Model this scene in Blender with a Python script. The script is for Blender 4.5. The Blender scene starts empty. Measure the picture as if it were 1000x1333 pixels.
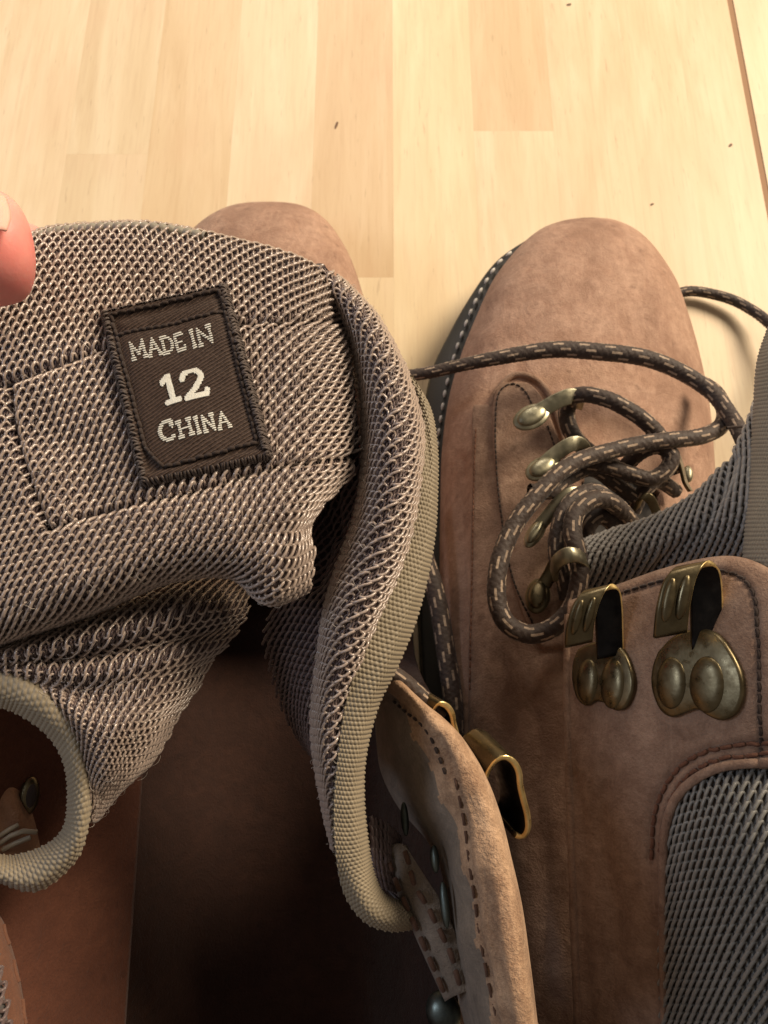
import bpy, bmesh, math, random
import numpy as np
from mathutils import Vector
from mathutils.bvhtree import BVHTree
random.seed(7); RNG = np.random.default_rng(7)
S = bpy.context.scene; COL = S.collection

# ------------------------------------------------------------------ camera, lamps, exposure
CAMZ, TILT, FPX = 0.33, math.radians(17.4), 963.0
cam = bpy.data.cameras.new('camera'); co = bpy.data.objects.new('camera', cam); COL.objects.link(co)
cam.sensor_fit = 'VERTICAL'; cam.sensor_height = 36; cam.lens = 36 * FPX / 1333.0
cam.clip_start = 0.005; cam.clip_end = 60
co.location = (0, 0, CAMZ); co.rotation_euler = (TILT, 0, 0); S.camera = co
cam.dof.use_dof = True; cam.dof.focus_distance = 0.175; cam.dof.aperture_fstop = 36
w = bpy.data.worlds.new('World'); S.world = w; w.use_nodes = True
w.node_tree.nodes['Background'].inputs[0].default_value = (1.0, 0.84, 0.70, 1)
w.node_tree.nodes['Background'].inputs[1].default_value = 0.19
def lamp(name, loc, aim, size, power, col):
    l = bpy.data.lights.new(name, 'AREA'); l.shape = 'DISK'; l.size = size; l.energy = power; l.color = col
    o = bpy.data.objects.new(name, l); COL.objects.link(o); o.location = loc
    o.rotation_euler = (Vector(aim) - Vector(loc)).to_track_quat('-Z', 'Y').to_euler(); return o
lamp('ceiling_lamp', (1.65, 1.36, 1.60), (0.0, 0.14, 0.10), 1.1, 103, (1.0, 0.84, 0.63))
lamp('front_fill_light', (-0.10, 1.45, 0.85), (0.0, 0.25, 0.05), 0.6, 6.0, (1.0, 0.87, 0.74))  # added soft fill for faces turned to the far side, no known source
lamp('window_light', (-0.80, 0.10, 0.75), (-0.05, 0.1, 0.12), 0.4, 2.7, (0.72, 0.82, 1.0))
S.view_settings.view_transform = 'Standard'; S.view_settings.look = 'None'
S.view_settings.exposure = 0.0; S.view_settings.gamma = 1.0

# ------------------------------------------------------------------ geometry helpers
st, ct = math.sin(TILT), math.cos(TILT)
def P(px, py, z):
    """point of the place at height z that sits on the line of sight px, py"""
    px = np.asarray(px, float); py = np.asarray(py, float); z = np.asarray(z, float)
    u = (px - 500) / FPX; v = (666.5 - py) / FPX
    s = (CAMZ - z) / (ct - v * st)
    return np.stack([u * s, (st + v * ct) * s, z + 0 * s], -1)
def proj(p):
    d = np.asarray(p) - np.array([0, 0, CAMZ])
    dep = d[..., 1] * st - d[..., 2] * ct; up = d[..., 1] * ct + d[..., 2] * st
    return 500 + FPX * d[..., 0] / dep, 666.5 - FPX * up / dep
def PP(lst): return np.array([P(*t[:3]) for t in lst])
def cr(c, x, axis):
    """Catmull-Rom basis: index and weights"""
    n = c.shape[axis]; x = np.clip(x, 0, n - 1); i = np.minimum(np.floor(x).astype(int), n - 2); f = x - i
    w = np.stack([-.5*f+f*f-.5*f**3, 1-2.5*f*f+1.5*f**3, .5*f+2*f*f-1.5*f**3, -.5*f*f+.5*f**3], -1)
    return i, w
def pad(c, axis):
    a = np.take(c, [0], axis) * 2 - np.take(c, [1], axis); b = np.take(c, [-1], axis) * 2 - np.take(c, [-2], axis)
    return np.concatenate([a, c, b], axis)
def curve(pts, n):
    pts = np.asarray(pts, float); c = pad(pts, 0)
    def ev(x):
        i, w_ = cr(pts, x, 0); return sum(c[i + k] * w_[..., k:k+1] for k in range(4))
    x = np.linspace(0, len(pts) - 1, max(200, n)); q = ev(x)
    L = np.r_[0, np.cumsum(np.linalg.norm(np.diff(q[:, :3], axis=0), axis=1))]
    return ev(np.interp(np.linspace(0, L[-1], n), L, x)), L[-1]
class Surf:
    """smooth surface through a grid of control points: rows (v) x columns (u)"""
    def __init__(s, rows, flip=1):
        s.c = np.array([PP(r) for r in rows]); s.M, s.N = s.c.shape[:2]; s.flip = flip
        s.p = pad(pad(s.c, 0), 1)
        s.tx = s.ty = None
        g = np.linspace(0, 1, 60); U, V = np.meshgrid(g, g); q = s.raw(U, V)
        lu = np.linalg.norm(np.diff(q, axis=1), axis=2).mean(0); lv = np.linalg.norm(np.diff(q, axis=0), axis=2).mean(1)
        s.LU, s.LV = lu.sum(), lv.sum()
        s.tx = (np.r_[0, np.cumsum(lu)] / s.LU, g); s.ty = (np.r_[0, np.cumsum(lv)] / s.LV, g)
        s.f = None
    def raw(s, U, V):
        if s.tx is not None: U = np.interp(U, *s.tx); V = np.interp(V, *s.ty)
        i, wu = cr(s.c, U * (s.N - 1), 1); j, wv = cr(s.c, V * (s.M - 1), 0); r = 0
        for a in range(4):
            for b in range(4): r = r + s.p[j + a, i + b] * (wv[..., a] * wu[..., b])[..., None]
        return r
    def ev(s, U, V, h=0):
        U = np.clip(U, 0, 1); V = np.clip(V, 0, 1); e = 2e-3; p = s.raw(U, V)
        du = s.raw(np.clip(U+e,0,1), V) - s.raw(np.clip(U-e,0,1), V); dv = s.raw(U, np.clip(V+e,0,1)) - s.raw(U, np.clip(V-e,0,1))
        n = np.cross(dv, du) * s.flip; n /= np.linalg.norm(n, axis=-1, keepdims=True) + 1e-12
        if s.f is not None: h = h + s.f(p)
        return p + n * np.asarray(h)[..., None] if np.ndim(h) else p + n * h, n
def link(name, me, mat, parent=None, smooth=True, kind=None, label=None):
    me.name = name
    if smooth: me.polygons.foreach_set('use_smooth', np.ones(len(me.polygons), bool))
    o = bpy.data.objects.new(name, me); COL.objects.link(o)
    if mat: me.materials.append(mat)
    if parent: o.parent = parent
    if kind: o['kind'] = kind
    if label: o['label'] = label
    return o
def mesh(V, F, uv=None):
    me = bpy.data.meshes.new('m'); V = np.asarray(V, np.float32).reshape(-1, 3); F = np.asarray(F, np.int32)
    me.vertices.add(len(V)); me.vertices.foreach_set('co', V.ravel())
    k = F.shape[1]; me.loops.add(F.size); me.loops.foreach_set('vertex_index', F.ravel())
    me.polygons.add(len(F)); me.polygons.foreach_set('loop_start', np.arange(0, F.size, k, dtype=np.int32))
    me.polygons.foreach_set('loop_total', np.full(len(F), k, np.int32))
    if uv is not None:
        l = me.uv_layers.new(name='UVMap'); l.data.foreach_set('uv', np.asarray(uv, np.float32).reshape(-1, 2)[F.ravel()].ravel())
    me.update(calc_edges=True); me.validate(); return me
def grid_faces(nv, nu, wrap=False, off=0):
    a = np.arange(nv * nu).reshape(nv, nu) + off
    if wrap: a = np.concatenate([a, a[:, :1]], 1)
    return np.stack([a[:-1, :-1], a[1:, :-1], a[1:, 1:], a[:-1, 1:]], -1).reshape(-1, 4)
def inpoly(px, py, poly):
    ins = np.zeros(np.shape(px), bool); n = len(poly)
    for i in range(n):
        x0, y0 = poly[i]; x1, y1 = poly[(i + 1) % n]
        c = (y0 > py) != (y1 > py)
        with np.errstate(divide='ignore', invalid='ignore'): xi = (x1 - x0) * (py - y0) / (y1 - y0 + 1e-12) + x0
        ins ^= c & (px < xi)
    return ins
def thick(o, t, off=-1):
    m = o.modifiers.new('thickness', 'SOLIDIFY'); m.thickness = t; m.offset = off; m.use_rim = True; return o
def sheet(name, s, nu, nv, mat, parent, h=0, thickness=0.0, cut=None, hf=None, **k):
    U, V = np.meshgrid(np.linspace(0, 1, nu), np.linspace(0, 1, nv))
    H = h + (hf(U, V) if hf else 0 * U); p, n = s.ev(U, V, H)
    F = grid_faces(nv, nu)
    if s.flip > 0: pass
    if cut is not None:
        x, y = proj(p.reshape(-1, 3)); cx = x[F].mean(1); cy = y[F].mean(1); F = F[~inpoly(cx, cy, cut)]
    nrm = np.cross(p.reshape(-1,3)[F[:,2]] - p.reshape(-1,3)[F[:,0]], p.reshape(-1,3)[F[:,3]] - p.reshape(-1,3)[F[:,1]])
    if (nrm * n.reshape(-1, 3)[F[:, 0]]).sum(1).mean() < 0: F = F[:, ::-1]
    o = link(name, mesh(p, F, np.stack([U * s.LU * 100, V * s.LV * 100], -1)), mat, parent, **k)
    if thickness: thick(o, thickness)
    return o
def tube_arrays(Pt, Nm, r, k=6, flat=1.0, closed_ends=True):
    """Pt (n,3) path, Nm (n,3) or None reference normal, r scalar/array"""
    T = np.gradient(Pt, axis=0); T /= np.linalg.norm(T, axis=1, keepdims=True) + 1e-12
    if Nm is None:
        Nm = np.zeros_like(Pt); n = np.array([0.1, 0.05, 1.0])
        for i in range(len(Pt)):
            n = n - T[i] * n.dot(T[i]); n /= np.linalg.norm(n) + 1e-12; Nm[i] = n
    N_ = Nm - T * (Nm * T).sum(1, keepdims=True); N_ /= np.linalg.norm(N_, axis=1, keepdims=True) + 1e-12
    B = np.cross(T, N_); a = np.linspace(0, 2*np.pi, k, endpoint=False); r = np.broadcast_to(r, (len(Pt),))
    V = Pt[:, None] + (B[:, None] * np.cos(a)[None, :, None] + N_[:, None] * flat * np.sin(a)[None, :, None]) * r[:, None, None]
    return V, N_, B, T
def tubes(name, paths, r, mat, parent, k=6, normals=None, **kw):
    Vs, Fs, off = [], [], 0
    for i, q in enumerate(paths):
        rr = r[i] if isinstance(r, list) else r
        V, *_ = tube_arrays(np.asarray(q), None if normals is None else normals[i], rr, k)
        n = len(V); Vs.append(V.reshape(-1, 3)); Fs.append(grid_faces(n, k, True, off)); off += n * k
    return link(name, mesh(np.concatenate(Vs), np.concatenate(Fs)), mat, parent, **kw)

def knit(name, s, mat, parent, cw=.0027, ch=.0024, r=.00052, a=.11, b=.78, d=.0005, h0=.0006, shear=.25, cut=None, k=5, keep=None, jit=.04, check=False):
    """a real knit: every row is one looping yarn laid over the surface"""
    nU = max(3, round(s.LU / cw)); nV = max(3, round(s.LV / ch)); Vs, Fs, off = [], [], 0
    sp = 12; t = np.linspace(0, 2*np.pi*nU, sp*nU + 1)
    for j in range(nV):
        ph = RNG.normal(0, 1, len(t)); ph = np.convolve(ph, np.ones(9)/9, 'same')
        if check:      # open warp knit: a short foot, a long proud leg, and a fall behind the next stitch
            tt = t/(2*np.pi) + (j % 2)*.5; f = tt % 1
            kx = [0, .12, .34, .54, .78, .88, .95, 1.0]
            uu = (np.floor(tt) - (j % 2)*.5 + np.interp(f, kx, [0, .14, .36, .56, .90, 1.02, 1.05, 1.0]) + jit*ph) / nU
            vv = (j + .5 - np.interp(f, kx, [.02, -.04, .02, .38, .98, 1.08, .55, .02]) + .3 + jit*np.roll(ph, 31)) / nV
            hh = h0 + d*np.interp(f, kx, [-1.6, .35, .9, 1.5, 1.1, -.3, -2.4, -1.6]) + .00012*ph
        else:
            uu = (t/(2*np.pi) + a*np.sin(2*t) + shear*np.cos(t)*.5 + jit*ph) / nU
            vv = (j + .5 + b*np.cos(t) + jit*np.roll(ph, 31)) / nV
            hh = h0 - d*np.cos(2*t) + .00015*ph
        ok = (uu > 0) & (uu < 1) & (vv > 0) & (vv < 1)
        p, n = s.ev(uu, vv, hh)
        if cut is not None or keep is not None:
            x, y = proj(p)
            if cut is not None: ok &= ~inpoly(x, y, cut)
            if keep is not None: ok &= inpoly(x, y, keep)
        rr = r * (1 + .12*ph)
        idx = np.flatnonzero(np.diff(np.r_[0, ok.astype(int), 0]))
        for q0, q1 in zip(idx[::2], idx[1::2]):
            if q1 - q0 < 5: continue
            V, *_ = tube_arrays(p[q0:q1], n[q0:q1], rr[q0:q1], k)
            Vs.append(V.reshape(-1, 3)); Fs.append(grid_faces(q1-q0, k, True, off)); off += (q1-q0)*k
    return link(name, mesh(np.concatenate(Vs), np.concatenate(Fs)), mat, parent, kind='stuff')
def webbing(name, s, mat, parent, rib=.0011, bead=.0012, amp=.00035, thickness=.0012, **kw):
    """ribbed binding tape: woven bumps are real relief"""
    nV = max(4, round(s.LV / rib)); nU = max(2, round(s.LU / bead))
    def hf(U, V):
        a = V * nV * np.pi; b_ = U * nU * np.pi
        return amp * (np.abs(np.sin(a))**.7 * (.15 + .85*np.abs(np.sin(b_ + (np.floor(V*nV) % 2)*np.pi/2))))
    return sheet(name, s, nU*6+1, nV*6+1, mat, parent, hf=hf, thickness=thickness, **kw)
def lace(pts, parent, mat, rad=.0030, k=36, label=None, name='lace', wob=.00025):
    """round braided lace; pts: (px, py, z[, r])"""
    c = np.array([list(P(*t[:3])) + [(t[3] if len(t) > 3 else rad)*.92] for t in pts])
    _, L = curve(c, 50); n = int(L / .00036); q, L = curve(c, n)
    ph = np.arange(n)*L/n
    q[:, :3] += wob*np.stack([np.sin(ph*150+3), np.sin(ph*190), np.sin(ph*120+1)], -1)
    r = q[:, 3]; V0, N_, B, T = tube_arrays(q[:, :3], None, r, k)
    sN, th = np.meshgrid(ph, np.arange(k), indexing='ij')
    # braid cells: two families of helical yarns
    A = sN/.0023 + th/k*6; Bc = sN/.0023 - th/k*6
    cell = (np.floor(A/1.0) + np.floor(Bc/1.0)) % 2
    bump = np.where(cell > .5, np.abs(np.sin(np.pi*A)), np.abs(np.sin(np.pi*Bc)))
    dirv = V0 - q[:, None, :3]; dirv /= np.linalg.norm(dirv, axis=-1, keepdims=True)
    V = V0 + dirv * (bump[..., None] - .5) * .00026
    F = grid_faces(n, k, True)
    fuv = np.stack([sN, th/k], -1)
    o = link(name, mesh(V, F), mat, parent, label=label)
    me = o.data; uvl = me.uv_layers.new(name='UVMap')
    vi = np.empty(len(me.loops), np.int32); me.loops.foreach_get('vertex_index', vi)
    uvv = np.stack([(vi // k)*L/n*100, (vi % k)/k], -1)
    # keep the wrap seam continuous
    quad = uvv.reshape(-1, 4, 2); seam = quad[:, :, 1].max(1) - quad[:, :, 1].min(1) > .5
    qq = quad[seam]; qq[..., 1] = np.where(qq[..., 1] < .5, qq[..., 1] + 1, qq[..., 1]); quad[seam] = qq
    uvl.data.foreach_set('uv', quad.reshape(-1).astype(np.float32))
    return o
def bvh_of(s, n=120, h=0):
    U, V = np.meshgrid(np.linspace(0, 1, n), np.linspace(0, 1, n)); p, _ = s.ev(U, V, h)
    return BVHTree.FromPolygons([tuple(q) for q in p.reshape(-1, 3)], [tuple(f) for f in grid_faces(n, n)])
def drape(bv, px, py, off=0):
    """points on a built surface, lifted along its normal"""
    px = np.asarray(px, float); py = np.asarray(py, float); out = np.zeros(px.shape + (3,)); nn = out.copy()
    o = Vector((0, 0, CAMZ)); last = None
    for i in np.ndindex(px.shape):
        d = Vector(P(px[i], py[i], 0.0)) - o; h, n, _, _ = bv.ray_cast(o, d.normalized())
        if h is None:
            h, n, _, _ = bv.find_nearest(Vector(P(px[i], py[i], last[2] if last is not None else .1)))
        if n.dot(d) > 0: n = -n
        last = h; out[i] = h + n * off; nn[i] = n
    return out, nn
def drape_path(bv, pts, off, step=None):
    q, L = curve(np.array(pts, float).reshape(-1, 2) if len(pts[0]) == 2 else np.array(pts), 12*len(pts))
    return drape(bv, q[:, 0], q[:, 1], off)
def resample(p, n):
    L = np.r_[0, np.cumsum(np.linalg.norm(np.diff(p, axis=0), axis=1))]; x = np.linspace(0, L[-1], n)
    return np.stack([np.interp(x, L, p[:, i]) for i in range(3)], -1), L[-1]
def stitch_row(name, p, pitch, length, r, mat, parent, sink=.0004, as_parts=True, nrm=None, **kw):
    q, L = resample(p, 400); n = max(2, int(L / pitch)); paths = []
    for i in range(n):
        a = (i + .15) / n; b_ = min(1, a + length / L); t = np.linspace(a, b_, 7); idx = t * 399
        s_ = np.stack([np.interp(idx, np.arange(400), q[:, c]) for c in range(3)], -1)
        s_[:, 2] += r*.9*np.sin(np.linspace(0, np.pi, 7)) - sink; paths.append(s_)
    if not as_parts: return tubes(name, paths, r, mat, parent, k=6, kind='stuff', **kw)
    for s_ in paths:
        rr = r * np.array([.35, .8, 1, 1, 1, .8, .35]); V, *_ = tube_arrays(s_, None, rr, 6)
        link(name, mesh(V, grid_faces(7, 6, True)), mat, parent, **kw)
def strip_overlay(name, bv, rows, mat, parent, off=.0012, nu=30, nv=80, **k):
    """a leather layer lying on another: rows of (y, xl, xr [, y right])"""
    R = np.array([[r[0], r[1], r[2], r[3] if len(r) > 3 else r[0]] for r in rows], float); q, _ = curve(R[:, [1, 0, 2, 3]], nv)
    U = np.linspace(0, 1, nu)[None]; X = q[:, :1]*(1-U) + q[:, 2:3]*U; Y = q[:, 1:2]*(1-U) + q[:, 3:4]*U
    a, n = drape(bv, X, Y, 0); v = np.linspace(0, 1, nv)[:, None]
    ed = np.clip(np.minimum(np.minimum(U, 1-U)*nu/1.6, np.minimum(v, 1-v)*nv/2.0), 0, 1)
    h = off*(np.sqrt(np.clip(1-(1-ed)**2, 0, 1))*1.35 - .35)
    F = grid_faces(nv, nu); p = (a + n*h[..., None])
    fn = np.cross(p.reshape(-1,3)[F[:,2]]-p.reshape(-1,3)[F[:,0]], p.reshape(-1,3)[F[:,3]]-p.reshape(-1,3)[F[:,1]])
    if (fn*n.reshape(-1,3)[F[:,0]]).sum(1).mean() < 0: F = F[:, ::-1]
    return link(name, mesh(p, F), mat, parent, **k)
def thing(name, label, cat, loc, group=None):
    o = bpy.data.objects.new(name, None); COL.objects.link(o); o['label'] = label; o['category'] = cat
    o.empty_display_size = .02
    if group: o['group'] = group
    return o      # parts are modelled in place, so the empty's frame stays at the table's origin

# ------------------------------------------------------------------ materials
class NT:
    def __init__(s, name):
        s.m = bpy.data.materials.new(name); s.m.use_nodes = True; s.t = s.m.node_tree; s.b = s.t.nodes['Principled BSDF']
        s.pos = s.n('ShaderNodeNewGeometry').outputs['Position']
    def n(s, t, **k):
        x = s.t.nodes.new(t)
        for a, b in k.items(): setattr(x, a, b)
        return x
    def l(s, a, b): s.t.links.new(a, b)
    def noise(s, scale, detail=4, rough=.55, vec=None, stretch=None, dist=0):
        x = s.n('ShaderNodeTexNoise'); x.inputs['Scale'].default_value = scale; x.inputs['Detail'].default_value = detail
        x.inputs['Roughness'].default_value = rough; x.inputs['Distortion'].default_value = dist; vec = vec or s.pos
        if stretch:
            m = s.n('ShaderNodeMapping'); m.inputs['Scale'].default_value = stretch; s.l(vec, m.inputs['Vector']); vec = m.outputs[0]
        s.l(vec, x.inputs['Vector']); return x.outputs['Fac']
    def ramp(s, fac, stops):
        r = s.n('ShaderNodeValToRGB'); e = r.color_ramp.elements
        while len(e) < len(stops): e.new(.5)
        for i, (p, c) in enumerate(stops): e[i].position = p; e[i].color = (*c, 1) if len(c) == 3 else c
        s.l(fac, r.inputs[0]); return r.outputs[0]
    def mix(s, f, a, b, mode='MIX'):
        m = s.n('ShaderNodeMix', data_type='RGBA', blend_type=mode)
        for i, v in ((0, f), (6, a), (7, b)):
            if hasattr(v, 'type') and not isinstance(v, (tuple, float)): s.l(v, m.inputs[i])
            else: m.inputs[i].default_value = (*v, 1) if isinstance(v, tuple) else v
        return m.outputs[2]
    def math(s, op, a, b=0., c=None):
        m = s.n('ShaderNodeMath', operation=op)
        for i, v in enumerate((a, b) if c is None else (a, b, c)):
            if isinstance(v, (int, float)): m.inputs[i].default_value = v
            else: s.l(v, m.inputs[i])
        return m.outputs[0]
    def bump(s, hgt, strength, dist):
        b = s.n('ShaderNodeBump'); b.inputs['Strength'].default_value = strength; b.inputs['Distance'].default_value = dist
        s.l(hgt, b.inputs['Height'])
        if s.b.inputs['Normal'].links: s.l(s.b.inputs['Normal'].links[0].from_socket, b.inputs['Normal'])
        s.l(b.outputs[0], s.b.inputs['Normal'])
    def col(s, c):
        if isinstance(c, tuple): s.b.inputs['Base Color'].default_value = (*c, 1)
        else: s.l(c, s.b.inputs['Base Color'])
    def set(s, **k):
        for a, v in k.items(): s.b.inputs[a.replace('_', ' ')].default_value = v
        return s.m
def leather(name, lo, mid, hi, scuff=.5, nap=.65):
    t = NT(name)
    big = t.noise(38, 5, .6); fine = t.noise(1500, 3, .7); blot = t.noise(95, 6, .65, dist=.6)
    c = t.ramp(big, [(.34, lo), (.5, mid), (.68, hi)])
    c = t.mix(t.ramp(blot, [(.38, (0,0,0)), (.62, (scuff,)*3)]), c, hi)
    c = t.mix(t.ramp(t.noise(300, 4, .7), [(.40, (.5,)*3), (.62, (0,0,0))]), c, lo)
    c = t.mix(.28, c, t.ramp(fine, [(.3, lo), (.7, hi)]))
    st_ = t.noise(55, 5, .7, stretch=(3.2, .7, .7), dist=1.5); c = t.mix(t.ramp(st_, [(.50, (0,0,0)), (.60, (scuff*.25,)*3), (.66, (0,0,0))]), c, tuple(min(1, x*1.25) for x in hi))
    c = t.mix(t.ramp(t.noise(26, 4, .6), [(.52, (0,0,0)), (.66, (scuff*.75,)*3)]), c, lo)
    spot = t.ramp(t.noise(160, 2, .5), [(.66, (0,0,0)), (.74, (.35,)*3)])
    c = t.mix(spot, c, tuple(x*.5 for x in lo))
    t.col(c); t.bump(fine, nap, .0006); t.bump(blot, .35, .0015)
    t.bump(t.noise(60, 4, .6, dist=1.2), .3, .003)
    return t.set(Roughness=.82, Specular_IOR_Level=.25, Sheen_Weight=.08, Sheen_Roughness=.5)
LEA = leather('nubuck_brown', (.14, .075, .047), (.235, .142, .097), (.36, .24, .17), .8)
LEAT = leather('nubuck_toe', (.22, .12, .078), (.36, .205, .137), (.49, .315, .225), .75)
LEAD = leather('nubuck_dark', (.10, .042, .025), (.145, .062, .036), (.18, .082, .048))
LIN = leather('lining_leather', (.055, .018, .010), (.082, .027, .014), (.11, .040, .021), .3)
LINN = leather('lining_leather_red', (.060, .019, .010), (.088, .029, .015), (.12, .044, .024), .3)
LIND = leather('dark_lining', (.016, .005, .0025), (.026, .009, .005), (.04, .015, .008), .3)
SUE = leather('suede_lining', (.13, .10, .075), (.20, .155, .12), (.30, .24, .185), .6, 1.)
EDGE = leather('raw_leather_edge', (.14, .072, .040), (.33, .19, .11), (.62, .41, .26), .9, 1.)
def yarn(name, c1, c2, rough=.42, spec=.55):
    t = NT(name); t.col(t.mix(t.noise(140, 4, .6), c1, c2)); t.bump(t.noise(3800, 2, .6, stretch=(1, .3, 1)), .5, .0002)
    return t.set(Roughness=rough, Specular_IOR_Level=spec, Sheen_Weight=.15)
YARN = yarn('tan_nylon_yarn', (.26, .195, .165), (.46, .355, .285), .25, 1.0)
YARND = yarn('mauve_nylon_yarn', (.085, .056, .054), (.15, .10, .09), .4, .5)
YARNG = yarn('grey_nylon_yarn', (.215, .20, .185), (.32, .30, .275))
YARND2 = yarn('dark_grey_yarn', (.14, .135, .12), (.24, .225, .20))
GND = yarn('knit_ground_cloth', (.032, .020, .021), (.06, .038, .036), .75, .2)
GNDG = yarn('grey_ground_cloth', (.06, .055, .053), (.10, .092, .086), .8, .2)
WEB = yarn('khaki_webbing', (.20, .162, .108), (.33, .27, .185), .5, .4)
WEBG = yarn('grey_green_webbing', (.22, .195, .15), (.30, .265, .20), .55, .4)
THRD = yarn('dark_thread', (.022, .014, .011), (.05, .033, .026), .75, .15)
THRW = yarn('white_thread', (.55, .50, .44), (.72, .68, .62), .6)
THRB = yarn('brown_thread', (.07, .035, .022), (.12, .062, .038), .7, .2)
def simple(name, c, rough=.5, metal=0., **k):
    t = NT(name); t.col(c); return t.set(Roughness=rough, Metallic=metal, **k)
def brass(name, a, b, rough):
    t = NT(name); f = t.noise(190, 5, .65); t.col(t.ramp(f, [(.35, a), (.65, b)]))
    r = t.ramp(t.noise(420, 4, .6), [(.3, (rough-.1,)*3), (.7, (rough+.16,)*3)]); t.l(r, t.b.inputs['Roughness'])
    t.bump(t.noise(700, 3, .6), .12, .0003); return t.set(Metallic=.92)
BRS = brass('antique_brass', (.105, .082, .044), (.150, .122, .070), .32)
BRSL = brass('pale_antique_brass', (.25, .235, .16), (.38, .35, .25), .38)
GOLD = brass('worn_brass_edge', (.75, .55, .22), (.95, .74, .36), .34)
t = NT('rubber_sole'); t.col(t.mix(t.noise(60, 4), (.028, .025, .02), (.05, .045, .036))); t.bump(t.noise(900, 3), .2, .0004); RUB = t.set(Roughness=.5)
t = NT('skin'); t.col(t.mix(t.ramp(t.noise(55, 4, .5), [(.35, (0,0,0)), (.65, (1,1,1))]), (.82, .22, .19), (.90, .36, .31)))
t.bump(t.noise(1300, 3, .6), .15, .0004); SKIN = t.set(Roughness=.45, Subsurface_Weight=.35, Subsurface_Scale=.006)
t.b.inputs['Subsurface Radius'].default_value = (1, .3, .15)
NAIL = simple('fingernail', (.84, .46, .38), .3, Subsurface_Weight=.2, Subsurface_Scale=.003)
# braided lace: dark brown with tan flecks laid along the braid
t = NT('braided_lace'); uv = t.n('ShaderNodeUVMap').outputs[0]; sx = t.n('ShaderNodeSeparateXYZ'); t.l(uv, sx.inputs[0]); X, Y = sx.outputs[0], sx.outputs[1]
def flecks(xoff, yoff, cnt, per, wid, ln):
    yy = t.math('FRACT', t.math('ADD', t.math('MULTIPLY', Y, cnt), yoff)); row = t.math('FLOOR', t.math('ADD', t.math('MULTIPLY', Y, cnt), yoff))
    xx = t.math('FRACT', t.math('ADD', t.math('ADD', t.math('MULTIPLY', X, per), xoff), t.math('MULTIPLY', row, .27)))
    return t.math('MULTIPLY', t.math('LESS_THAN', t.math('ABSOLUTE', t.math('SUBTRACT', yy, .5)), wid), t.math('LESS_THAN', t.math('ABSOLUTE', t.math('SUBTRACT', xx, .5)), ln))
fl = flecks(0, 0, 9., 1.05, .19, .20)
base = t.mix(t.noise(900, 3), (.030, .019, .015), (.062, .041, .031)); t.col(t.mix(t.math('MULTIPLY', fl, t.ramp(t.noise(500, 2), [(.3, (.45,)*3), (.6, (.95,)*3)])), base, (.42, .31, .22)))
t.bump(t.noise(2600, 2), .5, .0003); LACE = t.set(Roughness=.6, Specular_IOR_Level=.35, Sheen_Weight=.1)
# woven label cloth with a twill grain
t = NT('woven_label_cloth'); wv = t.n('ShaderNodeTexWave'); wv.inputs['Scale'].default_value = 420; wv.inputs['Distortion'].default_value = 1.5
mp = t.n('ShaderNodeMapping'); mp.inputs['Rotation'].default_value = (0, 0, .9); t.l(t.pos, mp.inputs[0]); t.l(mp.outputs[0], wv.inputs['Vector'])
t.col(t.mix(wv.outputs['Fac'], (.034, .020, .014), (.078, .048, .034))); t.bump(wv.outputs['Fac'], .9, .0004); t.bump(t.noise(1800, 2), .6, .0003); t.bump(t.noise(120, 3), .5, .0014); LABC = t.set(Roughness=.65, Specular_IOR_Level=.3)
# wood
t = NT('beech_plank'); oi = t.n('ShaderNodeObjectInfo')
cmb = t.n('ShaderNodeVectorMath', operation='MULTIPLY_ADD'); t.l(oi.outputs['Random'], cmb.inputs[0]); cmb.inputs[1].default_value = (7, 13, 5); t.l(t.pos, cmb.inputs[2])
vec = cmb.outputs[0]
g1 = t.noise(9, 5, .6, vec, (7, .9, 1), .8); g2 = t.noise(60, 4, .65, vec, (9, .45, 1), .3); g3 = t.noise(400, 3, .6, vec, (1, .05, 1))
c = t.ramp(g1, [(.32, (.69, .535, .345)), (.5, (.73, .58, .385)), (.66, (.77, .63, .435))])
c = t.mix(t.ramp(g2, [(.50, (0,0,0)), (.72, (.20,)*3)]), c, (.50, .31, .18))
c = t.mix(t.ramp(g3, [(.56, (0,0,0)), (.75, (.12,)*3)]), c, (.42, .26, .15))
c = t.mix(t.ramp(t.noise(22, 3, .5, vec, (1, .5, 1)), [(.5, (0,0,0)), (.75, (.35,)*3)]), c, (.70, .45, .30))
c = t.mix(1.0, c, oi.outputs['Color'], 'MULTIPLY')
pore = t.ramp(t.noise(700, 2, .5, vec, (1, .10, 1)), [(.66, (0,0,0)), (.76, (.28,)*3)]); c = t.mix(pore, c, (.30, .18, .10))
t.col(c); t.bump(g3, .06, .0004); WOOD = t.set(Roughness=.42, Specular_IOR_Level=.35)
FILL = simple('seam_filler', (.30, .16, .075), .7); KNOT = simple('wood_knot', (.16, .09, .05), .7)

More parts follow.
